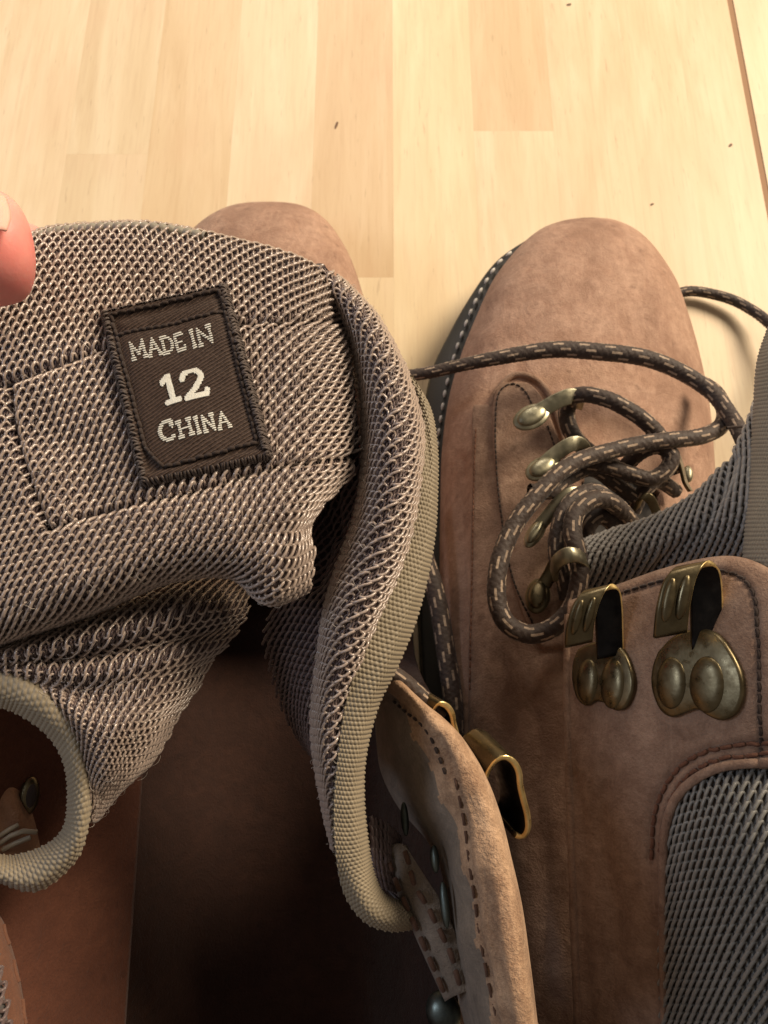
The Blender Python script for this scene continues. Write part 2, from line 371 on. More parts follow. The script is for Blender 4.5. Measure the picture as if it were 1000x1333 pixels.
# ------------------------------------------------------------------ table top of glued beech strips
me = bpy.data.meshes.new('table'); bm = bmesh.new(); bmesh.ops.create_cube(bm, size=1); bm.to_mesh(me); bm.free()
table = bpy.data.objects.new('table_top', me); COL.objects.link(table); me.materials.append(FILL); table['kind'] = 'structure'
me.transform(__import__('mathutils').Matrix.Translation((0.05, .3, -.0254)) @ __import__('mathutils').Matrix.Diagonal((1.3, 1.9, .05, 1)))
def plank(x0, x1, y0, y1, tint, z=0):
    bm = bmesh.new(); bmesh.ops.create_cube(bm, size=1)
    for v in bm.verts: v.co = (v.co.x*(x1-x0-.00003), v.co.y*(y1-y0-.00003), v.co.z*.02)
    m_ = bpy.data.meshes.new('p'); bm.to_mesh(m_); bm.free(); o = link('plank', m_, WOOD, table, smooth=False)
    o.location = ((x0+x1)/2, (y0+y1)/2, -.01+z); o.color = (*tint, 1); return o
xs = [-.49, -.445, -.40, -.355, -.31, -.265, -.22, -.175, -.130, -.0845, -.039, .005, .050, .0945, .139, .172, .2048]
W1, W2, W3 = (.98, .98, .96), (.93, .88, .81), (1.02, 1.03, 1.02)
tints = {7: [(.310, W1), (9, W1)], 8: [(9, W2)], 9: [(9, W3)], 10: [(.231, (1.04,1.03,1.0)), (9, (.90,.83,.76))], 11: [(9, (1.04,1.03,.98))], 12: [(.326, W3), (9, (.93,.88,.82))], 13: [(9, W1)], 14: [(9, (1.0,.985,.96))], 15: [(9, W1)]}
for i in range(len(xs)-1):
    segs = tints.get(i, [(random.uniform(-.2, .6), (random.uniform(.93, 1.05),)*3), (9, (random.uniform(.93, 1.05),)*3)]); y = -.6
    for ye, tn in segs:
        ye = min(ye, 1.2); plank(xs[i], xs[i+1], y, ye, tn); y = ye
x = .2084
for i in range(9):
    y = -.6
    for ye in (random.uniform(-.1, .5), 1.2): plank(x, x+.045, y, ye, (random.uniform(.96, 1.04),)*3); y = ye
    x += .045
for (px, py, rx, ry) in ((438, 163, .0008, .0026), (741, 6, .0014, .0010), (951, 189, .0010, .0012), (849, 266, .0010, .0008)):
    c = P(px, py, .0001); bm = bmesh.new(); bmesh.ops.create_circle(bm, cap_ends=True, radius=1, segments=14)
    for v in bm.verts: v.co = Vector((c[0]+v.co.x*rx*random.uniform(.8, 1.2) + v.co.y*.0006, c[1]+v.co.y*ry, .00015))
    m_ = bpy.data.meshes.new('k'); bm.to_mesh(m_); bm.free(); link('knot', m_, KNOT, table, smooth=False)

# ------------------------------------------------------------------ shared boot builders
def dome_rows(rows, nb=.036):
    fr = [0, .035, .13, .32, .5, .68, .87, .965, 1]; zf = [0, .36, .70, .94, 1, .94, .70, .36, 0]; out = []
    for r in rows:
        y, xl, xr, zt = r[:4]; zb = r[4] if len(r) > 4 else nb; yb = r[5] if len(r) > 5 else 0
        out.append([(xl + (xr-xl)*f, y + yb*(1-z), zb + (zt-zb)*z) for f, z in zip(fr, zf)])
    return out
def extrude_outline(name, pts, z0, z1, mat, parent, inset=.0015, seg=3, **k):
    c, _ = curve(np.vstack([pts, pts[:1]]), 160); c = c[:-1]; cen = c.mean(0)
    d = cen - c; d /= np.linalg.norm(d, axis=1, keepdims=True)
    rings = [(z0, 0)] + [(z0 + (z1-z0)*a, b*inset) for a, b in ((.12, -.3), (.30, 0), (.36, .9), (.42, 0), (.80, -.25), (.92, .1), (1, .9))] + [(z1+.0003, 9), (z1+.0003, 25)]
    V = np.concatenate([np.c_[c + d*b_*1.0 * (1 if b_ <= inset*2 else inset), np.full(len(c), z)] for z, b_ in rings])
    F = grid_faces(len(rings), len(c), True)[:, ::1]
    return link(name, mesh(V, F[:, ::-1]), mat, parent, **k)
def rivet(name, c, n, up, rx, ry, hgt, mat, parent, rim=True):
    """domed oval rivet head; c centre, n outward normal, up long axis"""
    n = np.array(n)/np.linalg.norm(n); up = np.array(up) - n*np.dot(up, n); up /= np.linalg.norm(up); sd = np.cross(up, n)
    prof = [(1.0, -.3), (1.03, 0), (1.0, .22), (.93, .42), (.80, .66), (.6, .86), (.35, .96), (.12, 1.0), (.001, 1.0)]
    a = np.linspace(0, 2*np.pi, 28, endpoint=False)
    V = np.array([[c + sd*rx*k*np.cos(x) + up*ry*k*np.sin(x) + n*hgt*h for x in a] for k, h in prof])
    return link(name, mesh(V, grid_faces(len(prof), 28, True)), mat, parent)
def ribbon(name, path, side, thk, mat, parent, edge=None, bev=True):
    """metal strip: path (n,3), side vector(s) spanning its width, thickness; the two cut edges take the edge material"""
    p = np.asarray(path, float); n = len(p); T = np.gradient(p, axis=0); T /= np.linalg.norm(T, axis=1, keepdims=True)
    sd = np.broadcast_to(np.asarray(side, float), p.shape); N = np.cross(T, sd); N /= np.linalg.norm(N, axis=1, keepdims=True); h = N*thk/2
    e = .06; ring = [p + h - sd*0*0, p + h + sd*(e), p + h + sd*(1-e), p + h*.0 + sd*1.0 + h*.6, p - h*.6 + sd, p - h + sd*(1-e), p - h + sd*e, p - h*.6, p + h*.6]
    ring[0] = p + h + sd*.02; V = np.stack(ring, 1); k = V.shape[1]
    F = grid_faces(n, k, True); F = np.concatenate([F, np.array([[0, 1, 6, 7], [1, 2, 5, 6], [2, 3, 4, 5]]), np.array([[0, 1, 6, 7], [1, 2, 5, 6], [2, 3, 4, 5]])[:, ::-1] + (n-1)*k])
    o = link(name, mesh(V, F), mat, parent)
    if edge:
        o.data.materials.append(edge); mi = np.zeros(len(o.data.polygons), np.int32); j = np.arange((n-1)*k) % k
        mi[:(n-1)*k][np.isin(j, (6, 7, 8))] = 1; o.data.materials.append(CURL_SHADE)
        inner = ((p[n//3] - (p[0] + p[-1])/2) * N[n//3]).sum() > 0      # the shade inside the curl is painted on as near-black metal
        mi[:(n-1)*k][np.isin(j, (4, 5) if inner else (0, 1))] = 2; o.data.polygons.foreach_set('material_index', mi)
    return o

CURL_SHADE = brass('painted_curl_shade', (.010, .010, .012), (.022, .021, .022), .38)  # near-black colour standing in for shade and dark reflections inside the curls
# ================================================================== RIGHT BOOT
RB = thing('boot', 'right boot of brown nubuck leather, its braided laces tangled below two brass hooks', 'boot', (0, 0, 0), 'pair of brown lace-up boots')
soleL = [(692,306),(646,338),(609,389),(581,439),(564,475),(554,518),(548,565),(545,620),(545,700),(548,800),(553,900)]
sole = [list(P(a, b, .026)[:2]) for a, b in reversed(soleL)]
sole = sole + [list(P(a, b, .026)[:2]) for a, b in ((728,287),(772,281),(815,290),(850,318),(876,362),(890,405),(904,450),(912,505))] + [[.140, .10], [.135, .05], [.130, 0], [.124, -.04], [.105, -.068], [.078, -.075], [.052, -.066], [.036, -.04]]
extrude_outline('outsole', np.array(sole), .0005, .0265, RUB, RB)
Vr = Surf(dome_rows([(283.5,766,774,.0345,.034),(284.5,748,792,.039,.034),(288,730,806,.0435,.034),(296,708,824,.049),(310,688,842,.0535),(330,668,859,.057),(365,642,881,.061),(410,621,897,.0635),(460,601,911,.066),(520,584,923,.0685),(590,575,930,.072),(660,573,933,.078),(740,572,934,.088),(830,573,934,.098),(930,578,936,.102),(1050,584,940,.101),(1200,592,945,.096),(1400,602,955,.084)]))
throat = [(768,592),(792,596),(830,612),(858,640),(862,690),(835,740),(770,735),(748,700),(752,650)]
crease_lines = [([(700,850),(690,900),(705,960),(700,1040),(712,1150),(706,1330)], 16, .0018), ([(655,860),(662,960),(655,1080),(664,1200),(662,1333)], 14, .0016), ([(668,830),(690,880),(720,920)], 6, .0008)]
def groove(lines):
    L = [(curve(np.array(a, float), 80)[0], w_, d_) for a, w_, d_ in lines]
    def f(p):
        x, y = proj(p); h = 0*x
        for q, w_, d_ in L:
            d2 = np.min((x[..., None]-q[:, 0])**2 + (y[..., None]-q[:, 1])**2, -1); h = h - d_*np.exp(-d2/(w_*w_))
        return h
    return f
Vr.f = groove(crease_lines + [([(602,600),(600,700),(604,820),(606,960),(612,1333)], 9, .0015)])
sheet('upper', Vr, 150, 220, LEAT, RB, thickness=.002, cut=throat)
bVr = bvh_of(Vr, 150)
# welt stitching on the sole rim
wp = np.array([P(a, b, .0282) for a, b in ((668,326),(650,341),(639,356),(628,374),(619,392),(611,410),(603,430),(596,449),(590,468),(585,487),(580,506),(577,525),(574,544),(571,564),(569,590),(567,620),(565,660))])
stitch_row('stitch', wp, .0061, .0036, .00075, THRW, RB)
# side panel, eyestay
strip_overlay('side_panel', bVr, [(527,622,640),(535,617,660),(560,615,690),(620,615,735),(700,613,752),(800,612,760),(900,611,765),(1050,612,775),(1200,616,790),(1380,622,800)], LEA, RB, .0016, 40, 140)
E = [(502,664,682),(508,653,694),(522,645,706),(550,642,718),(600,644,736),(640,649,748),(700,657,758),(760,668,768),(820,690,775),(850,715,778)]
strip_overlay('eyestay', bVr, E, LEA, RB, .0034, 44, 100)
def seam(parent, bv, pts, off, r=.00035, mat=THRD, pitch=.0024, ln=.0017, name='seam_thread', **k):
    p, n = drape_path(bv, pts, off); stitch_row(name, p, pitch, ln, r, mat, parent, as_parts=False, sink=.0, **k)
seam(RB, bVr, [(700,560),(690,525),(676,508),(662,508),(651,522),(648,560),(650,620),(658,690),(672,760),(700,825)], .0034)
seam(RB, bVr, [(712,560),(728,610),(740,645)], .0034)
seam(RB, bVr, [(622,560),(620,640),(619,760),(618,900)], .0018, .0003, LEAD)
tubes('seam_fold', [drape_path(bVr, [(640,530),(646,514),(660,496),(675,489),(695,494),(712,510),(724,540),(735,575)], .0006)[0]], .0013, LEA, RB, k=8)
# inner dark tongue seen through the throat
Tin = Surf([[(720,560,.055),(780,570,.058),(840,590,.056),(880,620,.05)], [(715,620,.064),(780,630,.068),(840,640,.066),(880,660,.058)], [(715,700,.072),(780,700,.078),(840,705,.076),(885,720,.065)], [(715,780,.08),(780,780,.088),(840,780,.085),(885,790,.072)]])
sheet('throat_lining', Tin, 30, 30, GNDG, RB, thickness=.002)

# quarter with the two hooks
Q = Surf([
 [(744,792,.108),(800,772,.116),(860,752,.126),(920,740,.136),(968,742,.143),(1020,770,.150),(1080,800,.152)],
 [(740,782,.119),(800,762,.128),(860,741,.138),(920,726,.148),(968,726,.155),(1020,750,.161),(1080,790,.163)],
 [(738,800,.123),(800,782,.133),(860,764,.143),(920,752,.152),(970,754,.159),(1025,775,.165),(1085,810,.167)],
 [(737,870,.122),(800,862,.133),(862,855,.144),(922,850,.153),(975,850,.160),(1035,855,.166),(1095,870,.169)],
 [(738,960,.119),(800,955,.131),(865,950,.142),(925,946,.151),(980,945,.158),(1040,945,.164),(1100,945,.168)],
 [(740,1060,.114),(802,1058,.126),(866,1055,.137),(928,1052,.147),(985,1050,.154),(1045,1050,.160),(1105,1050,.164)],
 [(744,1180,.106),(806,1178,.117),(868,1175,.128),(932,1172,.138),(990,1170,.146),(1050,1170,.152),(1110,1170,.156)],
 [(752,1390,.090),(812,1390,.100),(874,1390,.110),(938,1390,.120),(996,1390,.128),(1056,1390,.134),(1116,1390,.138)]])
Q.f = groove([([(760,782),(800,775),(860,757),(915,744),(950,746),(974,762),(984,800),(987,880),(990,1000)], 4, .0009), ([(790,1000),(782,1100),(800,1200),(795,1340)], 14, .0013), ([(745,1010),(760,1100),(757,1200),(770,1340)], 9, .001),
   ([(846,1120),(850,1060),(866,1020),(890,993),(930,975),(1010,966)], 7, .0012), ([(858,1110),(866,1060),(880,1028),(905,1003),(940,988),(1010,980)], 3.5, .0008)])
pad_cut = [(868,1500),(868,1150),(870,1095),(878,1055),(895,1028),(925,1008),(960,1000),(1200,995),(1200,1500)]
sheet('quarter', Q, 150, 200, LEA, RB, thickness=.0022, cut=pad_cut, hf=lambda U, V: -.0005*np.clip(1-V*30, 0, 1))
bQ = bvh_of(Q, 150)
seam(RB, bQ, [(762,783),(800,775),(860,757),(915,744),(950,746),(974,762),(984,800),(987,880),(990,1000)], .0003, .0004)
seam(RB, bQ, [(848,1120),(852,1060),(868,1020),(892,993),(930,975),(1005,966)], .0004, .0005, LEAD, .003, .0024)
seam(RB, bQ, [(858,1110),(866,1060),(880,1028),(905,1003),(940,988),(1005,980)], .0004, .0005, LEAD, .003, .0024)
tubes('collar_piping', [drape_path(bQ, [(866,1340),(864,1200),(865,1110),(873,1058),(892,1026),(924,1004),(960,995),(1040,990)], .0004)[0]], .0011, LEA, RB, k=8)
tubes('quarter_edge', [drape_path(bQ, [(739,800),(738,870),(739,960),(742,1060),(746,1180),(752,1340)], -.0004)[0]], .0012, LEA, RB, k=8)
CP = Surf([[(862,1000,.134),(900,990,.140),(950,985,.146),(1010,985,.150),(1080,985,.152)],
 [(862,1050,.132),(905,1035,.144),(955,1025,.153),(1015,1022,.159),(1080,1020,.162)],
 [(862,1130,.128),(908,1120,.144),(960,1115,.155),(1020,1110,.162),(1085,1110,.166)],
 [(862,1240,.120),(912,1240,.136),(965,1235,.149),(1025,1235,.158),(1090,1235,.162)],
 [(865,1400,.108),(915,1400,.122),(970,1400,.134),(1030,1400,.144),(1095,1400,.150)]])
sheet('collar_pad', CP, 40, 60, GNDG, RB, thickness=.002)
knit('collar_knit', CP, YARND2, RB, cw=.0024, ch=.0021, r=.00044, d=.0004, check=True)

ang = np.radians(np.linspace(80, -92, 11)); shaft = []
def ring(z, rx, ry, cx, cy): return np.stack([cx + rx*np.cos(ang), cy + ry*np.sin(ang), np.full(len(ang), z)], -1)
class WSurf(Surf):
    def __init__(s, C, flip=1):
        global PP; old = PP; PP = lambda r: np.asarray(r); Surf.__init__(s, C, flip); PP = old
LS = WSurf([ring(.128, .050, .066, .094, .001), ring(.142, .049, .063, .102, .000), ring(.160, .046, .058, .112, -.002), ring(.185, .043, .054, .122, -.004), ring(.205, .041, .051, .128, -.006), ring(.212, .038, .048, .130, -.006), ring(.205, .035, .045, .131, -.006)])
sheet('lateral_quarter', LS, 80, 60, LEA, RB, thickness=.004)
# folded tongue behind the quarter
T = Surf([[(752,735,.095),(800,725,.100),(850,710,.106),(900,688,.112),(942,652,.118),(972,610,.122),(1000,560,.125)],
 [(750,712,.104),(800,694,.110),(850,678,.117),(900,652,.124),(940,614,.130),(966,578,.134),(990,520,.138)],
 [(752,722,.110),(804,706,.117),(856,692,.124),(908,668,.131),(950,636,.137),(982,600,.141),(1010,560,.145)],
 [(756,742,.111),(808,726,.118),(862,712,.125),(915,692,.132),(960,668,.139),(995,640,.144),(1030,610,.148)],
 [(762,770,.105),(815,755,.112),(868,738,.119),(922,722,.127),(968,712,.134),(1005,700,.140),(1040,690,.144)],
 [(768,800,.095),(822,790,.102),(875,775,.109),(930,760,.117),(975,752,.124),(1010,745,.130),(1045,740,.134)]])
T.f = groove([([(830,760),(870,720),(915,690),(945,640),(958,600)], 7, .0016)])
sheet('tongue', T, 60, 40, GNDG, RB, thickness=.004)
knit('tongue_knit', T, YARNG, RB, cw=.0025, ch=.0019, r=.00058, d=.0005, check=True)
TB = Surf([[(1000,425,.150),(1012,420,.155),(1045,415,.160),(1090,410,.160)],[(986,470,.146),(996,468,.155),(1030,460,.162),(1090,455,.162)],[(981,530,.142),(990,528,.153),(1028,525,.161),(1090,520,.162)],
 [(977,610,.141),(987,610,.152),(1026,610,.161),(1090,605,.162)],[(970,690,.141),(980,690,.152),(1022,690,.161),(1090,690,.162)],[(966,745,.138),(976,745,.150),(1020,745,.159),(1090,745,.16)]])
webbing('tongue_binding', TB, WEBG, RB, rib=.0011, bead=.0011, amp=.0003)

# ---- hardware on the quarter
def hook(parent, prof, ext, plate, rivets, bv, slots, label=None, mat=BRS, off=.0006):
    """speed hook: plate outline (pixels) draped on the leather, curl profile, extrusion, rivets"""
    hk = bpy.data.objects.new('hook', None); COL.objects.link(hk); hk.parent = parent
    if label: hk['label'] = label
    # plate
    c, _ = curve(np.array(plate + plate[:1], float), 61); c = c[:-1]; cen = c.mean(0)
    rings = []
    for k, o_ in ((1.02, -.0004), (1.03, .0006), (1.0, .0012), (.94, .0014), (.6, .0014), (.25, .0014), (.02, .0014)):
        q = cen + (c - cen)*k; p, n = drape(bv, q[:, 0], q[:, 1], off + o_); rings.append(p)
    link('hook_plate', mesh(np.array(rings), grid_faces(len(rings), len(c), True)), mat, hk)
    # curl
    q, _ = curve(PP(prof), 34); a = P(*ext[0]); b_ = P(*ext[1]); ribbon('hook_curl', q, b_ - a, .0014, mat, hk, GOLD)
    T_ = np.gradient(q, axis=0)
    for f_, rx, ry in slots:
        i_ = int(f_[1]*33); sdv = (b_ - a); n = np.cross(T_[i_], sdv); n /= np.linalg.norm(n)
        if n[2] < 0: n = -n
        cc = q[i_] + sdv*f_[0] + n*.0007; dep = np.linalg.norm(cc - np.array([0, 0, CAMZ]))
        rivet('hook_slot', cc, n, T_[i_], rx*dep/FPX, ry*dep/FPX, .0011, mat, hk)
    for (sx, sy, rx, ry) in rivets:
        p, n = drape(bv, np.array([sx]), np.array([sy]), off + .0012); dep = np.linalg.norm(p[0]-np.array([0, 0, CAMZ]))
        rivet('rivet', p[0], n[0], P(sx-1, sy-20, p[0][2]) - p[0], rx*.97*dep/FPX, ry*dep/FPX*1.02, .0012, mat, hk)
    return hk
hook(RB, [(771,834,.1405),(774,806,.144),(782,780,.1462),(791,767,.1465),(800,763,.1455),(807,769,.1438),(810,790,.141),(811,820,.1375),(812,850,.1352)], ((800,763,.145),(764,771,.1445),.1475),
     [(757,846),(775,838),(800,836),(815,848),(826,872),(829,895),(820,918),(806,924),(792,915),(780,912),(768,918),(756,908),(750,885),(751,862)], [(770,887,15,26),(803,890,17,29)], bQ, [((.27,.22),6,23),((.70,.22),6,23)], 'smaller brass lace hook nearer the tangled laces')
hook(RB, [(894,822,.158),(898,786,.1615),(906,752,.1632),(916,737,.1635),(927,733,.1622),(936,741,.1602),(940,766,.157),(941,800,.1545),(942,838,.1525)], ((927,733,.162),(884,741,.1612),.1645),
     [(862,850),(880,832),(905,822),(935,826),(955,850),(968,878),(970,905),(960,928),(942,936),(925,930),(912,922),(898,926),(880,932),(864,922),(854,895),(855,870)], [(879,889,19,29),(925,891,21,31)], bQ, [((.27,.22),7.5,27),((.70,.22),7.5,27)], 'larger brass lace hook nearest the collar of the boot')

# ---- lace loops (riveted straps) on the eyestay
def dloop(parent, rv, strap, wpx, mat=BRSL, label=None, hgt=.0016, up=(-30, 12)):
    d = bpy.data.objects.new('lace_loop', None); COL.objects.link(d); d.parent = parent
    if label: d['label'] = label
    sx, sy, rx, ry, ang, z = rv
    cc = P(sx, sy, z); dep = np.linalg.norm(cc - np.array([0, 0, CAMZ])); n = drape(bVr, np.array([sx]), np.array([sy]))[1][0]; n = n + np.array([0, 0, .6])
    u_ = P(sx + 20*math.cos(ang), sy - 20*math.sin(ang), z) - cc
    rivet('loop_plate', cc - n/np.linalg.norm(n)*.0009, n, u_, rx*1.28*dep/FPX, ry*1.22*dep/FPX, .0012, mat, d)
    rivet('rivet', cc, n, u_, rx*.95*dep/FPX, ry*.95*dep/FPX, hgt, mat, d)
    q, _ = curve(PP(strap), 26); T_ = np.gradient(q, axis=0); T_ /= np.linalg.norm(T_, axis=1, keepdims=True)
    view = np.array([0, 0, CAMZ]) - q; sd = np.cross(T_, view); sd /= np.linalg.norm(sd, axis=1, keepdims=True)
    wd = (np.linalg.norm(view, axis=1)*wpx/FPX)[:, None]
    o = ribbon('loop_strap', q - sd*wd/2, sd*wd, .0011, mat, d); return d
dloop(RB, (692,541,13,20,.45,.088), [(688,545,.0872),(705,534,.088),(722,524,.0895),(738,517,.0905),(746,516,.090),(750,522,.0865),(748,530,.082)], 20, label='uppermost lace loop, near the toe, with a lace through it')
dloop(RB, (706,608,12,19,.55,.092), [(706,606,.0915),(722,592,.0925),(738,581,.094),(750,577,.094),(758,582,.091),(760,590,.086)], 19)
dloop(RB, (697,692,8,19,1.05,.096), [(700,688,.095),(716,668,.097),(730,652,.099),(744,642,.100),(756,644,.098),(762,652,.093)], 17)
dloop(RB, (700,774,12,20,1.45,.101), [(704,768,.0995),(716,748,.101),(724,732,.103),(732,724,.104)], 18, mat=BRS)
# rolled collar clasp gripping the lace
q, _ = curve(PP([(718,738,.108),(722,722,.1145),(738,712,.118),(754,716,.1165),(764,730,.112),(762,742,.107)]), 30)
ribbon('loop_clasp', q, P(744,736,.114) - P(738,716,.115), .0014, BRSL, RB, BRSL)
dl = [((884,598,.088),(888,612,.086),(893,628,.084),(897,640,.082)), ((878,588,.089),(884,600,.088),(890,622,.086))]
q, _ = curve(PP([(872,578,.087),(880,592,.088),(886,612,.0865),(890,628,.085),(897,640,.083)]), 24); ribbon('loop_strap', q, P(884,600,.085)-P(880,600,.088), .0011, BRS, RB)
cc = P(896,617,.0765); rivet('rivet', cc, (.2, .1, 1), (.15, 1, 0), .0017, .0034, .0014, BRSL, RB)
q, _ = curve(PP([(822,668,.082),(832,650,.088),(842,655,.088),(850,672,.085),(856,690,.081),(862,702,.078)]), 24); ribbon('loop_strap', q, P(846,668,.084)-P(836,676,.082), .0011, BRS, RB)

# ---- laces of the right boot
lace([(470,498,.068,.0022),(530,489,.074,.0024),(600,476,.080,.0026),(680,460,.084,.0031),(750,455,.086,.0034),(820,463,.086,.0034),(880,481,.085,.0032),(925,508,.086,.0031),(950,540,.09,.0030),(966,572,.096,.0029),(985,620,.10,.0028)], RB, LACE, label='lace stretched across the toe of the right boot')
lace([(868,392,.004,.0025),(890,381,.0048),(915,380,.005),(945,387,.006),(972,400,.007),(1000,419,.010),(1040,460,.02),(1080,520,.05)], RB, LACE, rad=.0027, label='lace end lying on the table beyond the boot')
lace([(742,524,.082),(748,517,.0875),(768,515,.091),(798,522,.093),(828,539,.092),(852,561,.089),(868,584,.086),(880,612,.08)], RB, LACE, rad=.0031)
lace([(742,520,.083),(738,540,.080),(744,562,.079),(758,580,.079),(780,596,.078),(808,612,.076)], RB, LACE, rad=.0033)
lace([(916,500,.060),(934,514,.068),(943,534,.077),(938,556,.085),(916,567,.090),(880,572,.093),(835,578,.095),(795,586,.097),(755,600,.100),(720,622,.103),(690,655,.105),(665,695,.106),(648,738,.107),(646,780,.107),(660,812,.107),(690,826,.107),(722,815,.108),(745,788,.110),(754,752,.112),(752,722,.1125),(746,694,.111),(750,668,.109),(768,652,.107),(790,652,.104),(812,668,.098),(828,690,.090)], RB, LACE, rad=.0031, label='long loop of lace hanging over the side of the right boot')
lace([(846,700,.082),(820,680,.090),(800,660,.096),(780,640,.099),(758,642,.100),(738,660,.102),(727,690,.104),(724,722,.105),(732,752,.104),(738,780,.102)], RB, LACE, rad=.0027)
lace([(752,602,.092),(790,608,.090),(820,616,.088),(846,622,.088),(866,612,.089),(874,594,.090),(858,582,.090),(836,588,.088),(816,606,.082),(806,630,.076)], RB, LACE, rad=.0030)
lace([(690,640,.098),(720,640,.096),(742,620,.092),(770,610,.088),(800,630,.082),(830,650,.078)], RB, LACE, rad=.0028)
lace([(760,706,.092),(766,684,.096),(782,672,.097),(800,682,.095),(806,704,.090)], RB, LACE, rad=.0032)
lace([(880,640,.072),(858,628,.078),(838,640,.08),(824,664,.076)], RB, LACE, rad=.0028)
tubes('lace_tip', [PP([(979,562,.100),(976,568,.100),(973,576,.099),(972,582,.098)])], .0022, simple('clear_tip', (.75, .78, .74), .15), RB, k=10)
tubes('loose_thread', [PP([(946,557,.112),(955,556,.112),(968,555,.112),(984,555,.111)])], .0005, THRD, RB)

def heel(parent, cx, cy=-.066):
    a_ = np.radians(np.linspace(182, 358, 15)); C_ = [np.stack([cx + rx*np.cos(a_), cy + ry*np.sin(a_), np.full(15, z)], -1) for z, rx, ry in ((.026, .047, .020), (.045, .050, .024), (.07, .049, .025), (.10, .048, .021), (.124, .047, .017))]
    sheet('heel', WSurf(C_), 60, 30, LEA, parent, thickness=.003)
heel(RB, .086)
# ================================================================== LEFT BOOT
LB = thing('boot', 'left boot of brown leather, its knit tongue pulled up to show a dark size label', 'boot', (0, 0, 0), 'pair of brown lace-up boots')
Vl = Surf(dome_rows([(262.5,340,356,.0345,.034),(263.5,322,374,.039,.034),(267,302,392,.0435,.034),(275,282,410,.049),(288,262,426,.0535),(306,244,440,.057),(335,225,456,.061),(375,210,470,.064),(430,196,484,.067),(510,182,498,.070),(600,170,512,.074),(690,158,525,.082),(770,150,536,.09)]))
sheet('upper', Vl, 90, 110, LEAT, LB, thickness=.002)
so = [list(P(a, b, .026)[:2]) for a, b in ((340,263),(300,268),(262,290),(238,320),(222,350),(205,400),(190,460),(175,530))] + [[-.098, .10], [-.096, .05], [-.094, 0], [-.088, -.04], [-.068, -.068], [-.042, -.074], [-.016, -.064], [-.004, -.04], [.002, 0], [.006, .05], [.004, .10]] + [list(P(a, b, .026)[:2]) for a, b in ((500,500),(488,450),(470,395),(448,330),(418,285),(380,267))]
extrude_outline('outsole', np.array(so), .0005, .0265, RUB, LB)
heel(LB, -.046, -.092)
# hollow shaft: lining tub
tub = []
for y, k in ((760, 1), (850, 1), (950, 1), (1060, 1), (1200, 1), (1340, 1), (1480, .95)):
    dy = (y-760)/573
    rz, rx_ = (.05, 540) if y < 900 else (.115, 572+10*dy)
    tub.append([(-190,y,.140),(-70,y,.130),(60-5*dy,y,.108),(140-22*dy,y,.092),(190-26*dy,y,.082),(215-26*dy,y,.075),(260-26*dy,y,.064),(320,y,.050),(400,y,.045),(480,y,.050),(rx_-30,y,(rz+.06)/2),(rx_,y,rz)])
TU = Surf(tub)
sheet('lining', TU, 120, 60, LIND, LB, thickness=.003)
NLY = Surf([[(-190,y,.152),(-100,y,.147),(0,y,.132),(90-13*d_,y,.117),(160-26*d_,y,.104),(192-28*d_,y,.096)] for y, d_ in ((880, 0), (1000, .2), (1130, .5), (1250, .8), (1420, 1.2))])
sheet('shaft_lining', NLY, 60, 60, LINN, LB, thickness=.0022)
HE = Surf([[(150,1440,.05),(300,1440,.04),(450,1440,.04),(620,1440,.05)],[(100,1500,.10),(280,1510,.09),(450,1510,.09),(650,1500,.10)],[(60,1560,.15),(260,1570,.15),(450,1570,.15),(700,1560,.15)]])
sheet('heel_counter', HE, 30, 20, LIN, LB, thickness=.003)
bTU = bvh_of(TU, 120)
# front edge of the near quarter at the lower left corner
LQ = Surf([[(-60,1150,.150),(-25,1165,.152),(2,1195,.149),(10,1215,.143)],[(-60,1220,.154),(-20,1230,.157),(14,1245,.153),(24,1262,.146)],[(-60,1290,.157),(-12,1295,.161),(26,1300,.156),(34,1320,.150)],[(-60,1380,.160),(-5,1380,.164),(34,1380,.160),(44,1390,.152)]])
sheet('quarter', LQ, 20, 40, LEAD, LB, thickness=.003)
bLQ = bvh_of(LQ, 60); seam(LB, bLQ, [(2,1198),(10,1225),(20,1262),(30,1310),(34,1350)], .0001, .0005, LEAD, .0062, .0045)
LQk = Surf([[(-60,1225,.160),(-30,1230,.162),(-6,1250,.160)],[(-60,1290,.163),(-20,1290,.166),(6,1296,.163)],[(-60,1390,.166),(-12,1390,.170),(16,1390,.166)]])
sheet('collar_pad', LQk, 14, 20, GNDG, LB, thickness=.002); knit('collar_knit', LQk, YARND, LB, cw=.0022, ch=.0018, r=.0004, check=True)
# leather and eyelet seen through the loop of the gusset
GQ = Surf([[(-60,900,.118),(-10,905,.12),(30,925,.118),(70,960,.108),(110,990,.10)],[(-60,980,.126),(-10,985,.128),(25,1000,.124),(60,1020,.108),(110,1030,.098)],[(-60,1060,.130),(-5,1065,.133),(35,1070,.130),(62,1080,.115),(110,1080,.10)],[(-60,1140,.130),(0,1140,.132),(40,1135,.128),(70,1130,.118),(110,1120,.105)]])
sheet('inner_quarter', GQ, 40, 40, leather('tan_quarter', (.22, .11, .06), (.33, .18, .11), (.42, .25, .16)), LB, thickness=.003)
rivet('eyelet', P(38,1036,.1275), (.3, 0, 1), (0, 1, 0), .0024, .0046, .0016, BRS, LB); rivet('eyelet_hole', P(41,1036,.1292), (.3, 0, 1), (0, 1, 0), .0012, .0028, .0005, THRD, LB)
tubes('frayed_thread', [PP([(0,1098,.134),(14,1088,.135),(30,1082,.135),(48,1083,.133)]), PP([(4,1106,.134),(20,1098,.135),(40,1090,.134)]), PP([(0,1088,.134),(12,1080,.135),(24,1074,.134)])], .0006, WEB, LB)

